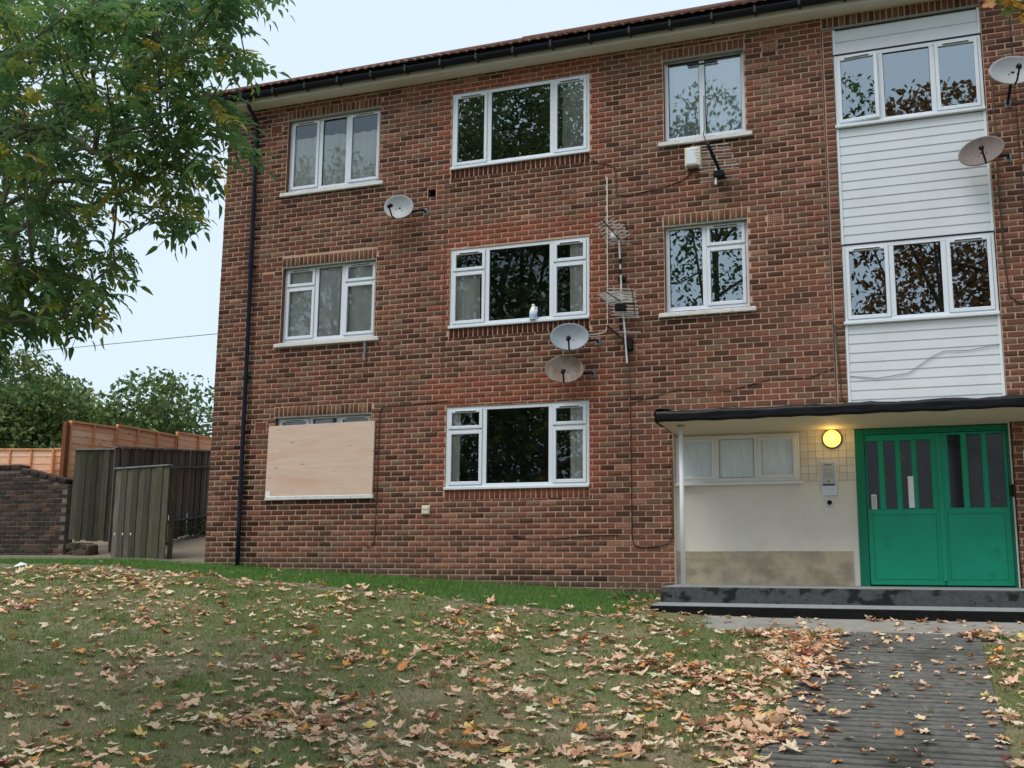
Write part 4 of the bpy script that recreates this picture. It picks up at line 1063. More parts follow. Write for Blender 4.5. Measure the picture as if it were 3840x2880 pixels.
# new larch-lap fence: stepped panels going back behind it
NF=[lin(238,188,154),lin(232,178,142),lin(243,198,166),lin(226,170,134)]
def panel(t,A,B,zb,ztA,ztB,bays,nb,battens=True):
    A=Vector(A);B=Vector(B);d=(B-A).normalized();L=(B-A).length;nrm=Vector((d.y,-d.x))
    if nrm.dot(Vector((0,-1)))<0: nrm=-nrm
    if abs(nrm.y)<.5 and nrm.x<0: nrm=-nrm
    for i in range(nb):
        f0=i/nb;f1=(i+1.12)/nb; z0a=zb+(ztA-zb)*f0; z1a=zb+(ztA-zb)*min(f1,1); z0b=zb+(ztB-zb)*f0; z1b=zb+(ztB-zb)*min(f1,1)
        a0=A+nrm*.016;b0=B+nrm*.016;a1=A+nrm*.004;b1=B+nrm*.004; N=6; vs=[];c=random.choice(NF)
        ph=random.random()*6
        for k in range(N+1):
            u=k/N; w=.006*math.sin(u*5+ph); po=a0.lerp(b0,u);pi_=a1.lerp(b1,u)
            vs+=[(*po,z0a+(z0b-z0a)*u+w),(*pi_,z1a+(z1b-z1a)*u),(*(po-nrm*.008),z0a+(z0b-z0a)*u+w)]
        fs=[]
        for k in range(N): fs+=[(3*k,3*k+3,3*k+4,3*k+1),(3*k+2,3*k+5,3*k+3,3*k)]
        MB().add(vs,fs,c).build('slat','new_fence',t)
    for k in range(bays+1):
        u=k/bays; p=A.lerp(B,u)+nrm*.03; zt_=ztA+(ztB-ztA)*u
        MB().box(p.x-.022,p.x+.022,p.y-.022,p.y+.022,zb,zt_,.003,lin(216,150,104)).build('batten','new_fence',t)
    o=A+nrm*.012; e=B+nrm*.012; w=nrm*.035
    MB().add([(*(o-w),ztA-.01),(*(o+w),ztA-.01),(*(e+w),ztB-.01),(*(e-w),ztB-.01),(*(o-w),ztA+.025),(*(o+w),ztA+.025),(*(e+w),ztB+.025),(*(e-w),ztB+.025)],[(0,3,2,1),(4,5,6,7),(0,1,5,4),(1,2,6,5),(2,3,7,6),(3,0,4,7)],lin(226,166,122)).build('cap_rail','new_fence',t)
XF=-15.75
def fx(px,py): return atx(*z6(px,py),XF)
segs=[((437,550),(718,590),2,'near the brick wall end'),((726,573),(1094,640),3,'in the middle of the run'),((1098,618),(1480,680),3,'beside the block of flats')]
for (a_,b_,bays,wh) in segs:
    A=fx(*a_);B=fx(*b_)
    t=thing('timber_fence','new orange timber fence '+wh+' above the dark boards','fence',(A.x,A.y,.6),group='new stepped fence panels')
    panel(t,A.xy,B.xy,min(A.z,B.z)-1.75,A.z,B.z,bays,13)
fp=thing('fence_post','dark brown square post at the outer end of the new fence','post',(XF,fx(437,550).y-.06,.3))
pz_=fx(437,560); MB().box(XF-.05,XF+.05,pz_.y-.14,pz_.y-.04,.2,pz_.z,.006,lin(120,72,44)).build('post_shaft','new_fence',fp)
for i,(x0,x1,zt) in enumerate(((-460,335,722),(343,760,721))):
    A=atz(*z6(x0,zt),27.2);B=atz(*z6(x1,zt+2),27.0)
    t=thing('timber_fence','new pale orange slatted fence behind the brick wall, '+('longer stretch' if i==0 else 'shorter stretch'),'fence',(A.x,A.y,1),group='new fence behind the brick wall')
    panel(t,A.xy,B.xy,A.z-1.55,A.z,B.z,6 if i==0 else 3,9)
# litter
lt=MB(); p_=Vector((-13.9,-1.2)); z_=float(gz(-13.9,-1.2))
lt.add([(-13.97,-1.27,z_+.02),(-13.82,-1.28,z_+.04),(-13.79,-1.14,z_+.07),(-13.93,-1.12,z_+.04),(-13.88,-1.2,z_+.10)],[(0,1,4),(1,2,4),(2,3,4),(3,0,4)])
tag(lt.build('litter','litter'),'crumpled white scrap of litter on the grass by the brick wall','litter')
# overhead wire
tag(MB().tube([(-60,20,9.5),(-36,19,9.0),(-22,16,8.35),(-11.2,7.0,7.45)],.012,5).build('overhead_wire','cable_black'),'thin overhead wire crossing the sky to the flats','wire')

# ------------------------------------------------------------------ foliage builders
def leaf_oval(nl=9,L=.27,seed=0):
    """an ash leaf: a stalk with paired pointed leaflets"""
    rr=random.Random(seed); V=[];F=[]
    def leaflet(base,dirv,ln,wd,drop):
        o=len(V); d=Vector(dirv).normalized(); s=Vector((-d.y,d.x,0)).normalized(); up=Vector((0,0,1))
        def pt(f,w,dz): 
            p=Vector(base)+d*ln*f+s*wd*w+up*(dz-drop*f*f*ln); V.append(tuple(p))
        pt(0,0,0);pt(.32,.5,.006);pt(.68,.40,.004);pt(1,0,-.004);pt(.68,-.40,.004);pt(.32,-.5,.006);pt(.32,0,-.004);pt(.68,0,-.004)
        F.extend([(o,o+1,o+6),(o+1,o+2,o+7,o+6),(o+2,o+3,o+7),(o,o+6,o+5),(o+6,o+7,o+4,o+5),(o+7,o+3,o+4)])
    np_=(nl-1)//2; sag=rr.uniform(.05,.4)
    def st(u): return Vector((u*L,0,-sag*u*u*L))
    for k in range(np_):
        u=.28+.66*k/np_; b=st(u)
        for sd in (1,-1):
            a=R(rr.uniform(50,68)); leaflet(b,(math.cos(a),sd*math.sin(a),-.1),rr.uniform(.068,.088)*(1 if k else .85),rr.uniform(.034,.043),rr.uniform(.0,.5))
    leaflet(st(.98),(1,rr.uniform(-.15,.15),-.2),.09,.036,.5)
    o=len(V)
    for u in (0,.5,1): p=st(u); V.extend([(p.x,-.0022,p.z),(p.x,.0022,p.z)])
    F.extend([(o,o+1,o+3,o+2),(o+2,o+3,o+5,o+4)])
    return V,F
def leaf_maple(seed,curl=.3,rag=.12):
    rr=random.Random(seed)
    tips=[(-150,.42),(-95,.74),(-42,.92),(0,1.0),(42,.92),(95,.74),(150,.42)]
    V=[(0,0,0)]; out=[]
    for i,(a,r) in enumerate(tips):
        r*=rr.uniform(1-rag,1+rag); a+=rr.uniform(-5,5)
        out.append((a-14,r*rr.uniform(.74,.9))); out.append((a,r)); out.append((a+14,r*rr.uniform(.74,.9)))
        if i<len(tips)-1:
            b=tips[i+1]; out.append(((a+b[0])/2,min(r,b[1])*rr.uniform(.62,.80)))
    cx,cy,ph=rr.uniform(-1,1)*curl,rr.uniform(-1,1)*curl,rr.random()*6
    for a,r in out:
        x=r*math.cos(R(a))*.5+.0; y=r*math.sin(R(a))*.5
        V.append((x,y,curl*(r*r*.35)+.10*curl*math.sin(a*.05+ph)+cx*x*x*1.6+cy*y*y*1.6))
    n_=len(out); F=[(0,i,i+1) for i in range(1,n_)]
    F.append((0,n_,1))
    # stalk
    o=len(V); V+= [(-.02,-.012,0),(-.02,.012,0),(-.42,.008,.06*curl),(-.42,-.008,.06*curl)]; F.append((o,o+1,o+2)); F.append((o,o+2,o+3))
    return V,F
def meshvf(name,V,F,c,m):
    me=bpy.data.meshes.new(name); me.from_pydata(V,[],F)
    a=me.color_attributes.new('Col','FLOAT_COLOR','POINT'); a.data.foreach_set('color',np.tile(np.array(c,np.float32),len(V))); me.materials.append(MATS[m]); return me
class Soup:
    """many transformed copies of small leaf shapes joined into one triangle mesh"""
    def __init__(s): s.V=[];s.F=[];s.C=[];s.n=0
    def add(s,V,Ft,Mx,c):
        P=V@Mx[:3,:3].T+Mx[:3,3]; s.V.append(P); s.F.append(Ft+s.n); s.n+=len(P); s.C.append(np.tile(np.array(c,np.float32),(len(P),1)))
    def build(s,name,m,parent,kind=None):
        return link(name,npmesh(name,np.concatenate(s.V),np.concatenate(s.F),np.concatenate(s.C)),m,parent,kind)
def tri(F):
    out=[]
    for f in F:
        for k in range(1,len(f)-1): out.append((f[0],f[k],f[k+1]))
    return np.array(out,np.int32)
def skeleton(t,nodes,parents,m='bark',tipr=.0045,expo=.5,minr=.0045,n=6,maxr=.3,name='branch',names=None):
    cnt=np.ones(len(nodes))
    for i in range(len(nodes)-1,0,-1): cnt[parents[i]]+=cnt[i]
    rad=np.minimum(np.maximum(tipr*cnt**expo,minr),maxr)
    # chains
    kids={}
    for i in range(1,len(nodes)): kids.setdefault(parents[i],[]).append(i)
    done=set(); objs=[]
    groups={'trunk':MB(),'branch':MB()}
    def chain(i0,i1):
        pts=[nodes[i0],nodes[i1]]; rs=[min(rad[i0],rad[i1]*1.25),rad[i1]]; cur=i1
        while cur in kids:
            nx_=max(kids[cur],key=lambda k:cnt[k])
            for k in kids[cur]:
                if k!=nx_: chain(cur,k)
            pts.append(nodes[nx_]); rs.append(rad[nx_]); cur=nx_
        main='trunk' if i0==0 and i1==max(kids[0],key=lambda k:cnt[k]) else 'branch'
        groups[main].tube(pts,rs,8 if main=='trunk' else n,None)
    for k in kids[0]: chain(0,k)
    for nm,g in groups.items():
        if g.v: g.build(nm,m if nm=='trunk' else m,t,True)
def connect(nodes,parents,target,steps=3,sag=.0,jit=.06,anchor=None,amin=0):
    P=np.array([tuple(q) for q in nodes]); T=np.array(tuple(target))
    d=np.linalg.norm(P-T,axis=1); 
    if anchor is not None:      # do not attach to nodes that lie beyond the target
        da=np.linalg.norm(P-anchor,axis=1); dt=np.linalg.norm(T-anchor); d=d+np.where(da>dt*.97,1.5,0)
    d[:amin]+=100
    i=int(np.argmin(d)); a=Vector(nodes[i]); b=Vector(target); last=i
    ns=max(1,min(steps,int((b-a).length/.35)+1))
    for k in range(1,ns+1):
        u=k/ns; p=a.lerp(b,u)+Vector((random.uniform(-jit,jit),random.uniform(-jit,jit),random.uniform(-jit,jit)+sag*u*(1-u)))*(1 if k<ns else 0)
        nodes.append(p); parents.append(last); last=len(nodes)-1
    return last
def inpoly(x,y,P):
    c=False; j=len(P)-1
    for i in range(len(P)):
        if (P[i][1]>y)!=(P[j][1]>y) and x<(P[j][0]-P[i][0])*(y-P[i][1])/(P[j][1]-P[i][1])+P[i][0]: c=not c
        j=i
    return c
def lookmat(p,d,up,roll,s):
    x=Vector(d).normalized(); y=Vector(up).cross(x)
    if y.length<1e-3: y=Vector((0,1,0))
    y.normalize(); z=x.cross(y); m=Matrix((x,y,z)).transposed().to_4x4()@Matrix.Rotation(roll,4,'X')
    return np.array(Matrix.Translation(p)@m@Matrix.Scale(s,4))

# ------------------------------------------------------------------ ash tree beside the lawn
AT=Vector((-8.6,-8.7,0)); AT.z=float(gz(AT.x,AT.y))
ash=thing('ash_tree','ash tree with drooping green leaves, some turning yellow, overhanging the lawn','tree',AT)
POLY=[(0,0),(488,0),(500,60),(540,130),(520,165),(480,190),(505,240),(508,300),(490,320),(450,290),(436,330),(436,400),(425,450),(400,470),(345,470),(325,420),(275,425),(240,490),(262,545),(250,580),(232,612),(195,650),(175,680),(110,694),(40,700),(0,690)]
k_=3840/2212
nodes=[AT+Vector((0,0,-.1)),AT+Vector((.05,.02,1.2)),AT+Vector((.15,.1,2.4)),AT+Vector((.3,.2,3.5)),AT+Vector((.35,.1,4.8)),AT+Vector((.3,.0,6.2))]; parents=[0,0,1,2,3,4]
anc=np.array(tuple(nodes[2]))
tg=[]
while len(tg)<560:
    x,y=random.uniform(-60,585),random.uniform(-40,756)
    if x>0 and y>0 and not inpoly(x,y,POLY): continue
    # thin out towards the outline
    edge_=x/560*.55+y/760*.35
    if random.random()<edge_*.42: continue
    Z=random.uniform(6.6,10.6) if x<300 and y<520 else random.uniform(6.8,8.6)
    tg.append(atz(x*k_,y*k_,Z))
for px,py in ((340,478),(415,480),(380,470),(190,690),(60,706),(140,698),(225,640),(250,580),(430,420),(440,360),(500,325),(485,300),(512,290),(528,150),(540,120),(515,60),(215,640),(25,706),(640,-42)):
    tg.append(atz(px*k_,(py-10)*k_,random.uniform(6.7,7.8)))
tips_in=len(tg)
# rest of the crown, out of the picture
cnt=0
while cnt<260:
    v=Vector((random.gauss(0,1),random.gauss(0,1),random.gauss(0,1))).normalized()*random.uniform(.45,1)
    p=AT+Vector((.3+v.x*3.4,.2+v.y*3.4,5.6+v.z*2.9))
    q=project(p)
    if q and -60<q[0]<3900 and -90<q[1]<2900: continue
    tg.append(p); cnt+=1
for u in (.25,.5,.75,1.0):     # a few limbs reaching out
    for (tx,ty,Zt) in ((80,120,7.4),(240,55,6.9),(120,330,7.6),(40,520,7.5),(320,180,6.6)):
        pass
for (tx,ty,Zt) in ((-120,180,9.2),(100,118,8.4),(250,55,8.0),(420,110,7.5),(60,300,9.0),(200,330,8.2),(360,340,7.6),(-60,480,9.0),(110,550,8.2),(-80,90,9.6)):
    connect(nodes,parents,atz(tx*k_,ty*k_,Zt),4,.15,.05,anc,2)
order=sorted(range(len(tg)),key=lambda i:(tg[i]-Vector(anc)).length)
tips=[]
for i in order: tips.append((connect(nodes,parents,tg[i],3,.08,.04,anc,3),i))
skeleton(ash,nodes,parents,'twig',.0028,.52,.003,5,.16)
ASHV=[leaf_oval(random.choice((7,9,9)),random.uniform(.24,.30),s) for s in range(6)]
ACOL=[(.125,.24,.07,1),(.10,.20,.07,1),(.18,.28,.075,1),(.075,.155,.065,1),(.36,.36,.06,1),(.52,.38,.06,1)]
AW=[5,5,5,3.5,1.4,.35]
ashm={(s,c):meshvf('leaf',*ASHV[s],ACOL[c],'ash_leaf') for s in range(6) for c in range(6)}
AN=[(np.array(v),tri(f)) for v,f in ASHV]
leaves=[]
for (ni,ti) in tips:
    p=Vector(nodes[ni]); pr=Vector(nodes[parents[ni]]); bd=(p-pr).normalized()
    inside=ti<tips_in
    nl=random.randint(3,5) if inside else 3
    patch=vnoise(p.x,p.z,1.1)
    for j in range(nl):
        a=random.uniform(0,2*math.pi); side=Vector((math.cos(a),math.sin(a),random.uniform(-.7,.35)))
        d=(bd*.7+side*1.0+Vector((0,0,-.22))).normalized(); b=pr.lerp(p,random.uniform(.35,1.0)) if j else p
        c=random.choices(range(6),AW)[0]
        if patch>.78 and random.random()<.6: c=random.choice((4,4,2,5))
        leaves.append((b,d,random.randrange(6),c,random.uniform(.6,1.0),inside))
vis=[]
for i,l in enumerate(leaves):
    q=project(l[0]+l[1]*.13)
    if q and 0<q[0]<3840 and 0<q[1]<2880: vis.append((q[2]-(q[0]/3840+q[1]/2880)*2.0,i))
vis.sort(); one={i for _,i in vis[:300]}
sp_=Soup()
for i,(b,d,s,c,sc_,ins) in enumerate(leaves):
    Mx=lookmat(b,d,Vector((0,0,1)),random.uniform(-.6,.6),sc_)
    if i in one:
        o=link('leaf',ashm[s,c],None,ash); o.matrix_parent_inverse=Matrix.Translation(-LOC[ash.name]); o.matrix_basis=Matrix(Mx.tolist())
    else: sp_.add(AN[s][0],AN[s][1],Mx,ACOL[c])
sp_.build('crown','ash_leaf',ash,'stuff')

# ------------------------------------------------------------------ maple beside the path (its twig ends hang into the corner)
MV=[leaf_maple(s,.35) for s in range(8)]; MN=[(np.array(v),tri(f)) for v,f in MV]
MCOL=[(.15,.075,.018,1),(.22,.10,.02,1),(.09,.075,.02,1),(.10,.12,.025,1),(.36,.22,.03,1),(.13,.045,.016,1)]
MT=Vector((4.6,-9.2,0)); MT.z=float(gz(MT.x,MT.y))
def maple(t,base,h,rad,zc,nt,nlf,size,colw,allow=None,extra=()):
    nodes=[base+Vector((0,0,-.1)),base+Vector((.05,0,h*.2)),base+Vector((.0,.1,h*.4)),base+Vector((.1,0,h*.6)),base+Vector((.0,.0,h*.85))]; parents=[0,0,1,2,3]
    anc=np.array(tuple(nodes[1])); tgs=[]
    while len(tgs)<nt:
        v=Vector((random.gauss(0,1),random.gauss(0,1),random.gauss(0,1))).normalized()*random.uniform(.4,1)
        lump=.78+.4*vnoise(v.x*2+v.z,v.y*2-v.z,1.4)
        p=base+Vector((v.x*rad*lump,v.y*rad*lump,zc+v.z*(h-zc)*lump))
        q=project(p)
        if q and -150<q[0]<3990 and -160<q[1]<2900: continue
        tgs.append(p)
    tgs.sort(key=lambda p:(p-Vector(anc)).length); ends=[]
    for p in tgs: ends.append(connect(nodes,parents,p,3,.1,.12,anc,1))
    for p in extra: ends.append(connect(nodes,parents,p,4,.25,.03,anc,1))
    skeleton(t,nodes,parents,'bark',.006,.5,.006,5,.26)
    sp=Soup()
    ne=len(extra)
    for k,e in enumerate(ends):
        p=Vector(nodes[e]); pr=Vector(nodes[parents[e]]); isx=k>=len(ends)-ne
        tone=vnoise(p.x*.8,p.z*.8+p.y*.5,1.0)
        for j in range(5 if isx else nlf):
            off=Vector((random.gauss(0,1),random.gauss(0,1),random.gauss(0,.8)))*((.05 if isx else .30)*(1 if isx else size/.16))
            q_=p+off
            if not isx:
                q=project(q_)
                if q and -60<q[0]<3900 and -90<q[1]<2900: continue
            d=Vector((random.gauss(0,1),random.gauss(0,1),random.gauss(-.7,.5))); s=random.randrange(8)
            cw=colw if not isx else [.2,1,0,2.2,2.4,.2]
            c=MCOL[random.choices(range(6),cw)[0]]; f=1.9 if isx else .75+.5*tone
            sp.add(MN[s][0],MN[s][1],lookmat(q_,d,Vector((random.gauss(0,.4),random.gauss(0,.4),1)),random.uniform(-1,1),(.125 if isx else size)*random.uniform(.75,1.2)),(c[0]*f,c[1]*f,c[2]*f,1))
    sp.build('crown','maple_leaf',t,'stuff')
mp1=thing('maple_tree','maple with orange and green leaves beside the path, twig ends over the porch side','tree',MT)
maple(mp1,MT,9.5,3.9,5.6,150,16,.17,[4,4,2.5,1.5,1.2,1.5],extra=[atz(3800,-8,6.9),atz(3782,22,6.8),atz(3836,60,6.9),atz(3832,-20,6.7),atz(3818,38,7.0),atz(3775,8,7.1)])
# trees across the road that the windows mirror
def fartree(name,label,base,h,rad,zc,n,size,cols,group,seed,trunk=.22,lob=7):
    rr=random.Random(seed); t=thing(name,label,'tree',base,group=group)
    tr=MB(); top=Vector((base[0]+rr.uniform(-.3,.3),base[1],base[2]+h*.7))
    b0=Vector(base)+Vector((0,0,-.2))
    tr.tube([b0,b0.lerp(top,.3)+Vector((.1,0,0)),b0.lerp(top,.65),top],[trunk,trunk*.8,trunk*.5,trunk*.2],8)
    tr.build('trunk','bark',t,True)
    br=MB(); cent=[]
    for k in range(lob):
        a=2*math.pi*k/lob+rr.uniform(-.4,.4); e=rr.uniform(-.5,.85); q=rr.uniform(.45,.75)
        c=Vector(base)+Vector((math.cos(a)*rad*q*math.cos(e),math.sin(a)*rad*q*math.cos(e),zc+(h-zc)*.75*math.sin(e)+.0))
        cent.append((c,rad*rr.uniform(.38,.58))); s=b0.lerp(top,rr.uniform(.4,.9))
        br.tube([s,s.lerp(c,.5)+Vector((0,0,.3)),c],[trunk*.35,trunk*.22,trunk*.08],5)
    cent.append((Vector(base)+Vector((0,0,zc)),rad*.62)); cent.append((Vector(base)+Vector((0,0,zc+(h-zc)*.55)),rad*.5))
    br.build('branch','bark',t,True)
    g=np.random.default_rng(seed); nn=n
    ci=g.integers(0,len(cent),nn); C0=np.array([tuple(c) for c,_ in cent])[ci]; R0=np.array([r for _,r in cent])[ci]
    v=g.normal(size=(nn,3)); v/=np.linalg.norm(v,axis=1)[:,None]; rr_=R0*g.uniform(.35,1.08,nn)**.6
    P=C0+v*rr_[:,None]*np.array([1,1,.85])
    # drop leaves in clumpy gaps
    keep=vnoise(P[:,0]*1.0+P[:,2]*.7,P[:,1]+P[:,2]*.6,1.1)>.26
    P=P[keep]; v=v[keep]; m_=len(P)
    a=g.normal(size=(m_,3))+v*.6; a/=np.linalg.norm(a,axis=1)[:,None]; b=np.cross(a,g.normal(size=(m_,3))); b/=np.linalg.norm(b,axis=1)[:,None]
    s=(size*g.uniform(.6,1.3,m_))[:,None]
    V=np.stack([P-b*s*.55,P+a*s*.30-b*s*.05,P+b*s*.6,P-a*s*.28+b*s*.02],1).reshape(-1,3)
    F=np.arange(4*m_).reshape(-1,4); pc=np.array(cols)[g.integers(0,len(cols),m_)]*g.uniform(.75,1.25,(m_,1))
    lobe=.8+.4*g.random(len(cent))[ci][keep]
    pc=pc*lobe[:,None]; C=np.repeat(np.concatenate([pc,np.ones((m_,1))],1),4,0)
    link('crown',npmesh('crown',V,F,C),'far_leaf',t,'stuff')
GREEN=[(.085,.15,.042),(.06,.11,.034),(.12,.18,.046),(.15,.18,.045)]; BROWN=[(.26,.12,.035),(.17,.085,.03),(.32,.17,.045),(.12,.08,.03)]
PALE=[(.16,.21,.06),(.12,.18,.05),(.21,.24,.065),(.08,.125,.04)]
def fg(x,y): return (x,y,float(gz(x,y))-.1)
opp='trees across the road facing the flats'
fartree('maple_tree','tall brown-leaved maple across the road, opposite the green doors',fg(.8,-20.5),19.6,4.8,10.5,24000,.20,BROWN,opp,3)
fartree('broadleaf_tree','tall dense green tree across the road, opposite the wide middle windows',fg(-13.2,-20.5),23,5.4,12,30000,.20,GREEN,opp,4)
fartree('broadleaf_tree','slender sparse green tree across the road, opposite the net-curtained window',fg(-6.6,-21.5),22,2.9,13,4600,.19,GREEN,opp,5,.2)
fartree('broadleaf_tree','broad green tree across the road, opposite the boarded window',fg(-20.6,-20),19.8,4.8,10,19000,.20,GREEN,opp,6)
fartree('maple_tree','smaller brown maple across the road, beyond the path end',fg(7.5,-22),19,5.0,10,17000,.20,BROWN,opp,8)
fartree('broadleaf_tree','low bushy green tree across the road, below the taller crowns',fg(-12.8,-18.0),10.5,4.6,4.6,20000,.20,GREEN,opp,9)
# trees behind the fences
bk='trees behind the new fence'
def tr_at(px,py,Z): 
    p=atz(px*k_,py*k_,Z); return (p.x,p.y,p.z)
def behind(px,ytop,Z,rad,h,label,cols,seed,n=5200,size=.19,lob=9):
    p=atz(px*k_,ytop*k_,Z); base=(p.x,p.y,p.z-h); fartree('broadleaf_tree',label,base,h*1.0,rad,h*.56,n*3,size,cols,bk,seed,.16,lob)
behind(25,758,40,3.8,7.2,'large rounded tree with pale yellow-green top behind the brick wall',PALE,21,6500)
behind(122,805,37,2.5,6.0,'dark dense green tree between the two paler ones behind the fence',GREEN,22,5600)
behind(338,800,38,3.0,6.2,'loose light-green tree behind the stepped new fence',[(.115,.19,.052),(.085,.145,.042),(.16,.215,.06)],23,4200)
behind(235,888,42,2.2,4.6,'low dark shrubby tree deep behind the new fence',GREEN,24,3600)
behind(-70,790,39,3.6,7,'broad dark tree behind the far end of the brick wall',GREEN,25,4200)
# ivy at the foot of the passage fence
iv=thing('ivy_clump','low dark green ivy at the foot of the passage fence','plant',(-12.6,3.6,.75))
spv=Soup()
for i in range(220):
    t_=random.random(); bx=DA.xy.lerp(DB.xy,.62+.38*t_); z0=float(gz(bx.x,bx.y))
    p=Vector((bx.x+.25+random.gauss(0,.1),bx.y-.1+random.gauss(0,.12),z0+abs(random.gauss(0,.16))))
    s=random.randrange(8); spv.add(MN[s][0],MN[s][1],lookmat(p,(random.gauss(0,1),random.gauss(0,1),-.3),Vector((0,0,1)),random.uniform(-1,1),random.uniform(.06,.11)),random.choice([(.05,.09,.025,1),(.04,.07,.02,1),(.08,.11,.03,1)]))
spv.build('foliage','far_leaf',iv,'stuff')

wd_=thing('weed_clump','grey-green weed growing at the wall foot left of the steps','plant',(-3.95,-.55,-.25))
spw=Soup()
for i in range(70):
    x=-3.95+random.gauss(0,.16); y=-.55+random.gauss(0,.14); p=Vector((x,y,float(gz(x,y))+abs(random.gauss(.03,.07))))
    s_=random.randrange(8); spw.add(MN[s_][0],MN[s_][1],lookmat(p,(random.gauss(0,1),random.gauss(0,1),.1),Vector((0,0,1)),random.uniform(-1,1),random.uniform(.05,.10)),random.choice([(.12,.17,.08,1),(.09,.14,.06,1),(.15,.19,.10,1)]))
spw.build('foliage','far_leaf',wd_,'stuff')
# ------------------------------------------------------------------ grass
def inlawn(x,y):
    m=(y<-.03)&(y>-12.5)
    jx=(vnoise(x,y,7)-.5)*.22+(vnoise(x,y,2)-.5)*.16
    m&=~((x>PX0+jx)&(x<PX1-jx))
    m&=~((y+jx>-2.27)&(x>-2.5))&~((y>-1.9)&(x>-3.6))&~((x<-11.3)&(y>-1.2)&(x>-13.2)&False)
    return m
N=470000
x=rng.uniform(-15.5,6.0,N*2); y=-rng.random(N*2)**1.0*12.0
Z=(x*_fw.x+(y-CAM.y)*_fw.y); 
scr=((x*_rt.x+(y-CAM.y)*_rt.y)/np.maximum(Z,.5)*FPX)
ok=inlawn(x,y)&(scr>-2200)&(scr<3000)&(Z>5.5)
x=x[ok];y=y[ok]
wear=fbm(x,y,.55)*.6+fbm(x+31,y+7,1.7)*.4
yt=y+2.37+.114*x
track=np.abs(yt+(fbm(x,y,1.5)-.5)*.5)<.13
lush=(yt>.1)
dens=np.where(lush,1.0,np.clip(1.75-wear*1.9,.25,1)); dens=np.where(track,.06,dens)
dens=np.where((y<-5)&(~lush),dens*.8,dens)
keep=rng.random(len(x))<dens; x=x[keep][:N];y=y[keep][:N];wear=wear[keep][:N];lush=lush[keep][:N]
m_=len(x); zz=gz(x,y); ln=np.where(lush,rng.uniform(.03,.085,m_),rng.uniform(.014,.05,m_)*(1+1.2*(fbm(x+9,y+3,3.0)>.62))); wd=rng.uniform(.0025,.0055,m_)
ang=rng.uniform(0,2*np.pi,m_); tilt=np.where(lush,rng.uniform(.0,.8,m_),rng.uniform(.2,1.2,m_)); ta=rng.uniform(0,2*np.pi,m_)
bx,by=np.cos(ang)*wd,np.sin(ang)*wd
tipx=x+np.cos(ta)*np.sin(tilt)*ln; tipy=y+np.sin(ta)*np.sin(tilt)*ln; tipz=zz+np.cos(tilt)*ln
V=np.stack([np.stack([x-bx,y-by,zz-.004],-1),np.stack([x+bx,y+by,zz-.004],-1),np.stack([tipx,tipy,tipz],-1)],1).reshape(-1,3)
gcol=np.array([[.175,.26,.07],[.215,.305,.08],[.135,.21,.058],[.25,.275,.10],[.46,.38,.24],[.34,.275,.17]])
wear=wear+np.clip((-y-4.6)*.05,-.16,.12); pd=np.clip((wear-.42)*2.6,0,.75)
pick=rng.random(m_); gi=np.where(pick<np.where(lush,.04,pd*.75+.06),rng.integers(4,6,m_),np.where(wear>.50,rng.choice([2,3,0],m_),rng.choice([0,1,1,2],m_)))
cc=gcol[gi]*rng.uniform(.75,1.25,(m_,1)); cc=np.where(lush[:,None],cc*np.array([.62,.95,.62]),cc)
C=np.repeat(np.concatenate([cc,np.ones((m_,1))],1),3,0)
g_=link('grass',npmesh('grass',V,np.arange(3*m_).reshape(-1,3),C),'grass',None,'stuff'); tag(g_,'short patchy lawn grass, worn brown in places','grass')

# ------------------------------------------------------------------ fallen leaves
def crumple(VF,seed):
    rr=random.Random(seed); V,F=VF; fold=rr.choice((0,0,.12,.3,.6))*rr.choice((1,-1)); ax=rr.uniform(-.5,.5); tw=rr.uniform(-.5,.5); ro=rr.choice((0,0,.8,1.7)); out=[]
    sx,sy=rr.uniform(.75,1.1),rr.uniform(.7,1.1)
    for x,y,z in V:
        x*=sx; y*=sy; u=y+ax*x; z=z+abs(u)*fold+tw*x*y
        if ro: a=u*ro; z+= (1-math.cos(a))/ro; y=math.sin(a)/ro-ax*x
        out.append((x,y,z+rr.uniform(-.02,.02)))
    return out,F
LV=[crumple(leaf_maple(100+s,random.uniform(.08,.5),.28),s) for s in range(18)]; LN=[(np.array(v),tri(f)) for v,f in LV]
OVV=[]
for s in range(3):
    Vv,Ff=[],[]
    Vv=[(0,0,0),(.35,.16,.03),(.7,.13,.03),(1,0,.06),(.7,-.13,.02),(.35,-.16,.04),(.5,0,-.01)]; Ff=[(0,1,6),(1,2,6),(2,3,6),(3,4,6),(4,5,6),(5,0,6)]
    OVV.append((np.array(Vv)*[1,1,1+s],tri(Ff)))
LC={'pale tan':(.74,.50,.32,1),'pinkish tan':(.68,.41,.27,1),'beige':(.80,.65,.46,1),'orange':(.66,.28,.085,1),'yellow':(.68,.52,.17,1),'dark red-brown':(.20,.055,.036,1),'rusty brown':(.52,.27,.16,1),'pale green':(.47,.53,.28,1)}
LNm=list(LC); LWt=[6.5,5.5,5,1.8,1.2,.7,2.6,.4]
pts=[]
def drop(n,fx_,fy_,prob=None,size=(.07,.165)):
    c=0
    while c<n:
        x,y=fx_(),fy_()
        if prob and random.random()>prob(x,y): continue
        c+=1; pts.append((x,y,size[0]+(size[1]-size[0])*random.random()**1.25))
U=random.uniform
def lawnp(x,y):
    if PX0-.05<x<PX1+.05 or (y>-2.3 and x>-2.6) or (y>-1.4 and x>-3.7): return 0
    if y+2.37+.114*x>.15: return .06
    d=fbm(x,y,.8)
    return float(np.clip((fbm(x,y,1.3)-.30)*2.3,.30,1))*float(np.clip((d-.2)*2.4,.5,1))
drop(3700,lambda:U(-13.5,-.6),lambda:U(-10.6,-.3),lawnp)
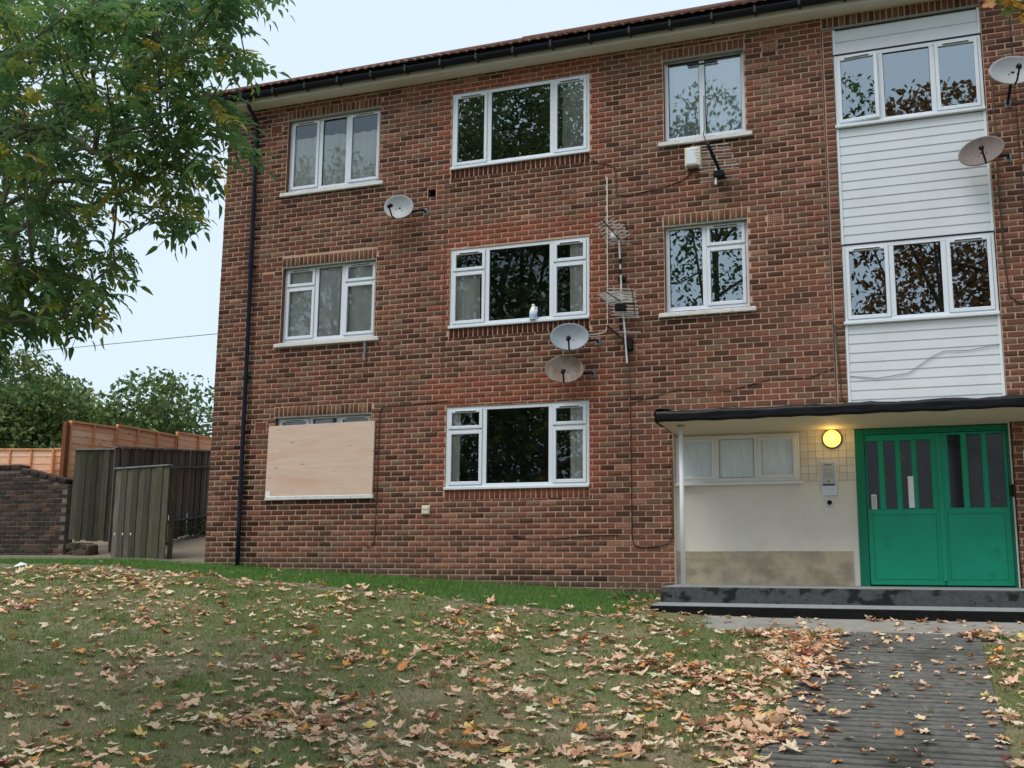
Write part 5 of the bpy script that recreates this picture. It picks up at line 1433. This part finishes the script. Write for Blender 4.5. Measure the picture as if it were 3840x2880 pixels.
drop(1200,lambda:U(-6,-.9),lambda:U(-10.4,-3),lawnp)
drop(240,lambda:U(-15.5,-10),lambda:-1.3-abs(random.gauss(0,.9)),None)
drop(640,lambda:PX0-.02+random.gauss(0,.20),lambda:U(-10.4,-2.3),lambda x,y:.35+.65*(vnoise(x*0,y,1.2)>.45))
drop(90,lambda:random.gauss(-1.55,.28),lambda:random.gauss(-2.45,.14))
drop(45,lambda:random.gauss(.42,.15),lambda:random.gauss(-2.3,.12))
drop(130,lambda:random.gauss(PX1+.12,.12),lambda:U(-10.4,-2.3))
drop(230,lambda:U(PX0,PX1),lambda:U(-10.3,-2.3),None,(.06,.12))
drop(60,lambda:U(-3.3,2.2),lambda:U(-2.2,-1.36),None,(.06,.13))
drop(40,lambda:U(-3.3,2.0),lambda:-1.36-abs(random.gauss(0,.05)),None,(.06,.13))
drop(60,lambda:random.gauss(-3.62,.2),lambda:U(-2.0,-.5))
drop(120,lambda:U(.5,3.2),lambda:U(-10,-2.3))
drop(900,lambda:U(-13,1),lambda:U(-10.6,-2.2),lawnp,(.02,.045))     # scraps and ash leaflets
def gh(x,y):
    if PX0<x<PX1 and y<-2.25: return ground_flat(x,y)+.034
    if y>-2.25 and x>-2.4: return ground_flat(x,y)+.018
    return float(gz(x,y))+.006
items=[]
for (x,y,s) in pts:
    q=project((x,y,gh(x,y)))
    if not q or not(-120<q[0]<3960 and q[1]<3000): continue
    items.append((s/q[2],x,y,s,(0<q[0]<3840 and q[1]<2870)))
items.sort(key=lambda t:(not t[4],-t[0]))
lmesh={}
def where(x,y):
    if PX0<x<PX1 and y<-2.25: return 'lying on the ridged concrete path'
    if y>-2.3 and x>-2.6: return 'lying on the concrete in front of the steps'
    if abs(x-PX0+.15)<.45 and x<PX0+.02: return 'in the drift along the path edge'
    return 'lying on the worn lawn'
sl_=Soup()
for k,(r_,x,y,s,inv_) in enumerate(items):
    ci=random.choices(range(8),LWt)[0]; z=gh(x,y)
    small=s<.046
    e=Euler((random.gauss(0,.17),random.gauss(0,.17),random.uniform(0,6.28))); flip=random.random()<.45
    Mx=Matrix.Translation((x,y,z+s*(.09+.12*random.random())+(.012 if small else .006)))@e.to_matrix().to_4x4()@(Matrix.Rotation(math.pi,4,'X') if flip else Matrix.Identity(4))@Matrix.Scale(s*1.28,4)
    if k<300 and inv_ and not small:
        si=random.randrange(18); key=(si,ci)
        if key not in lmesh: lmesh[key]=meshvf('fallen_leaf',*LV[si],LC[LNm[ci]],'dry_leaf')
        o=link('fallen_leaf',lmesh[key],None); o.matrix_basis=Mx
        nm=('large ' if s>.148 else 'medium ' if s>.135 else 'small ')+LNm[ci]+(' upturned' if flip else ''); tag(o,nm+' fallen maple leaf '+where(x,y),'leaf','fallen leaves, '+nm+', '+where(x,y))
    else:
        f=random.uniform(.8,1.2); c=LC[LNm[ci]]
        if small:
            ov=OVV[random.randrange(3)]; sl_.add(ov[0],ov[1],np.array(Mx),(c[0]*f,c[1]*f,c[2]*f,1))
        else:
            si=random.randrange(18); sl_.add(LN[si][0],LN[si][1],np.array(Mx),(c[0]*f,c[1]*f,c[2]*f,1))
lo_=sl_.build('leaf_litter','dry_leaf',None,'stuff'); tag(lo_,'scattered smaller fallen leaves over lawn and path','leaves')
